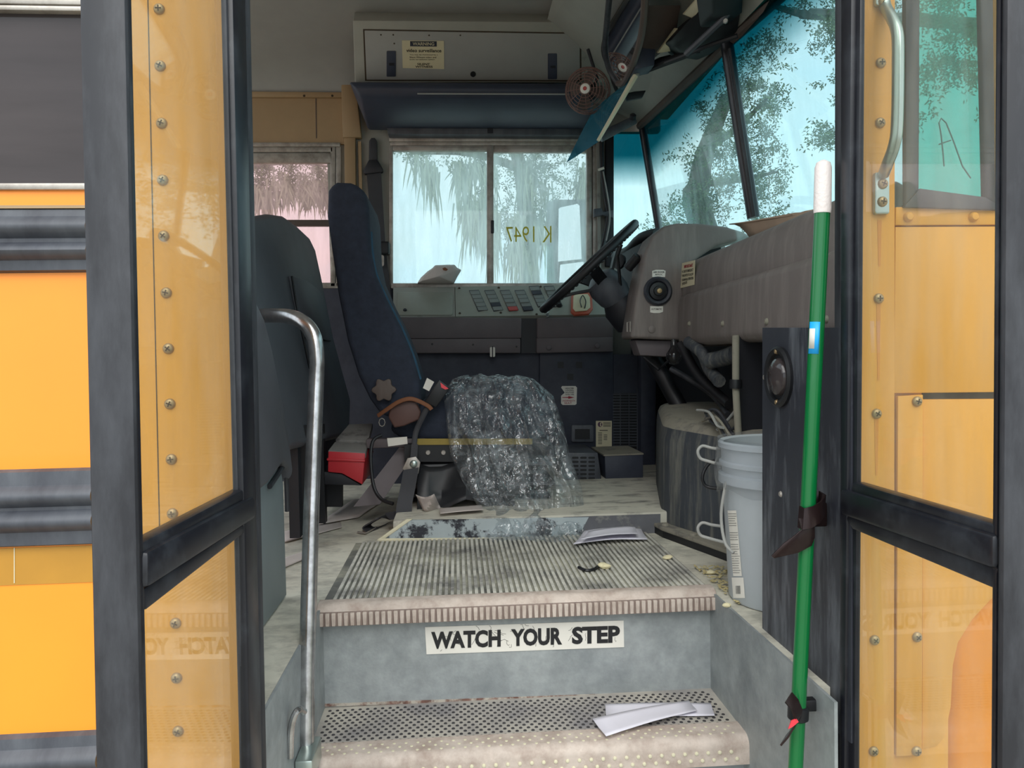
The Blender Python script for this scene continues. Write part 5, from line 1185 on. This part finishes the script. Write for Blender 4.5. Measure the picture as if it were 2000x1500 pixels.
def tree(label, base, trunk, blobs, nleaf, ls=.05, moss=0, mlen=(.4, 1.2), branches=(), tr_=.2):
    t = thing('oak_tree', base, label, 'tree', 'oak trees outside')
    obj('trunk', tube(smooth_path(trunk, 4), [tr_*(1-.6*i/(len(trunk)*4-4)) for i in range(len(trunk)*4-3)], 10), M['bark'], t, smooth=True)
    for b in branches: obj('branch', tube(smooth_path(b[0], 4), [b[1]*(1-.75*i/(len(b[0])*4-4)) for i in range(len(b[0])*4-3)], 7), M['bark'], t, smooth=True)
    v = []; f = []
    tw = sum(b[1]**2 for b in blobs)
    for c, r in blobs:
        c = V(c); n = int(nleaf*r*r/tw); nc = max(5, n//40)
        for _ in range(nc):
            d = V((random.gauss(0, 1), random.gauss(0, 1), random.gauss(0, 1))).normalized(); o = c+d*r*random.random()**.45
            g = V((random.gauss(0, 1), random.gauss(0, 1), random.gauss(0, .6)-.3)).normalized(); L_ = random.uniform(3, 6)*ls
            for k in range(40):
                p = o+g*L_*k/40+V((random.gauss(0, 1), random.gauss(0, 1), random.gauss(0, 1)))*ls*.5
                a = (g*.6+V((random.gauss(0, 1), random.gauss(0, 1), random.gauss(0, 1)))*.8).normalized()*ls*random.uniform(.6, 1.1)
                w = a.cross(V((random.gauss(0, 1), random.gauss(0, 1), random.gauss(0, 1)))).normalized()*ls*.17
                i = len(v); v += [p, p+a*.5+w, p+a, p+a*.5-w]; f.append((i, i+1, i+2, i+3))
    obj('foliage', (v, f), M['leaf'], t, kind='stuff')
    if moss:
        v = []; f = []
        for _ in range(moss):
            c, r = random.choice(blobs); c = V(c)
            o = c+V((random.uniform(-1, 1)*r, random.uniform(-1, 1)*r*.6, -random.uniform(.1, .9)*r)); n = random.uniform(*mlen)
            for k in range(26):
                q0 = o+V((random.gauss(0, .07), random.gauss(0, .07), random.uniform(-.1, .1))); l = n*random.uniform(.3, 1); w = V((.014, 0, 0)); s = V((random.gauss(0, .05), 0, 0))
                i = len(v); v += [q0-w, q0+w, q0+w*.7+s+V((0, 0, -l*.6)), q0-w*.7+s+V((0, 0, -l*.6)), q0+s*1.5+V((0, 0, -l))]; f += [(i, i+1, i+2, i+3), (i+3, i+2, i+4)]
        obj('hanging_moss', (v, f), M['moss'], t, kind='stuff')
    return t
D = lambda px, py, y: P(px, py, y=y)
b = V((4.3, 9.6, -.95))
tree('oak tree seen through both windshield panes, dark trunk behind the left one', b, [b, D(1372, 440, 9.6), D(1366, 360, 9.6), D(1380, 290, 9.6), D(1420, 190, 9.6)],
     [(D(1492, 95, 8.5), .27), (D(1480, 185, 8.5), .28), (D(1515, 190, 8.5), .16), (D(1472, 255, 8.5), .26), (D(1505, 290, 8.6), .2), (D(1480, 350, 8.6), .28), (D(1520, 335, 8.6), .15), (D(1490, 405, 8.6), .24),
      (D(1400, 230, 9), .28), (D(1425, 300, 9), .32), (D(1360, 290, 9), .2), (D(1395, 380, 9), .34), (D(1310, 420, 9), .2), (D(1345, 405, 9), .25), (D(1440, 160, 9), .25)], 13000, .05,
     branches=[([D(1380, 290, 9.6), D(1440, 250, 9), D(1500, 190, 8.5)], .06), ([D(1366, 360, 9.6), D(1450, 350, 9), D(1520, 335, 8.6)], .05)])
b = V((7.9, 8.6, -.95))
tree('oak tree with overhanging branch at the right of the windshield', b, [b, b+V((0, 0, 2.2)), b+V((-.2, -.2, 4)), b+V((-.6, -.5, 5.6))],
     [(D(1622, 60, 6.6), .2), (D(1645, 25, 6.6), .25), (D(1580, 10, 6.8), .14), (D(1632, 165, 6.6), .12), (D(1618, 262, 6.6), .17), (D(1645, 240, 6.6), .2), (D(1700, 60, 6.4), .3), (D(1840, 30, 6), .30), (D(1870, 105, 6), .26), (D(1905, 150, 6), .12), (D(1815, 150, 6), .18), (D(1808, 205, 6), .12), (D(1965, 60, 6), .3), (D(1965, 185, 6), .14)], 11000, .042,
     branches=[([b+V((-.6, -.5, 5.0)), D(1640, 30, 6.8), D(1570, 28, 6.9), D(1500, 8, 7)], .07), ([b+V((-.3, -.3, 4.2)), D(1840, 40, 6.2), D(1700, 60, 6.4)], .05)])
b = V((1.3, 12.5, -.95))
tree('moss-hung oak tree beyond the driver window', b, [b, D(1030, 480, 12.5), D(1020, 350, 12.5), D(990, 230, 12.5)],
     [(D(1020, 320, 12), .5), (D(915, 300, 12), .42), (D(1090, 310, 12), .5), (D(935, 385, 12), .28), (D(990, 420, 12), .3), (D(1050, 400, 12), .35), (D(820, 300, 12), .3), (D(1020, 460, 12), .3)], 9000, .06, 34, (.4, 1.1),
     branches=[([D(1020, 330, 12.5), D(920, 300, 12.2), D(800, 300, 12)], .08)])
b = V((-4.9, 12.0, -.95))
tree('moss-hung oak tree beyond the bronze tinted window', b, [b, b+V((0, 0, 2)), b+V((.3, 0, 4)), b+V((.8, 0, 5.5))],
     [(D(520, 335, 11.5), .4), (D(595, 340, 11.5), .35), (D(640, 335, 11.5), .25), (D(480, 350, 11.5), .35)], 6500, .055, 26, (.25, .6),
     branches=[([b+V((.3, 0, 4)), D(520, 320, 11.5), D(640, 325, 11.5)], .06)])
print('objects', len(bpy.data.objects))
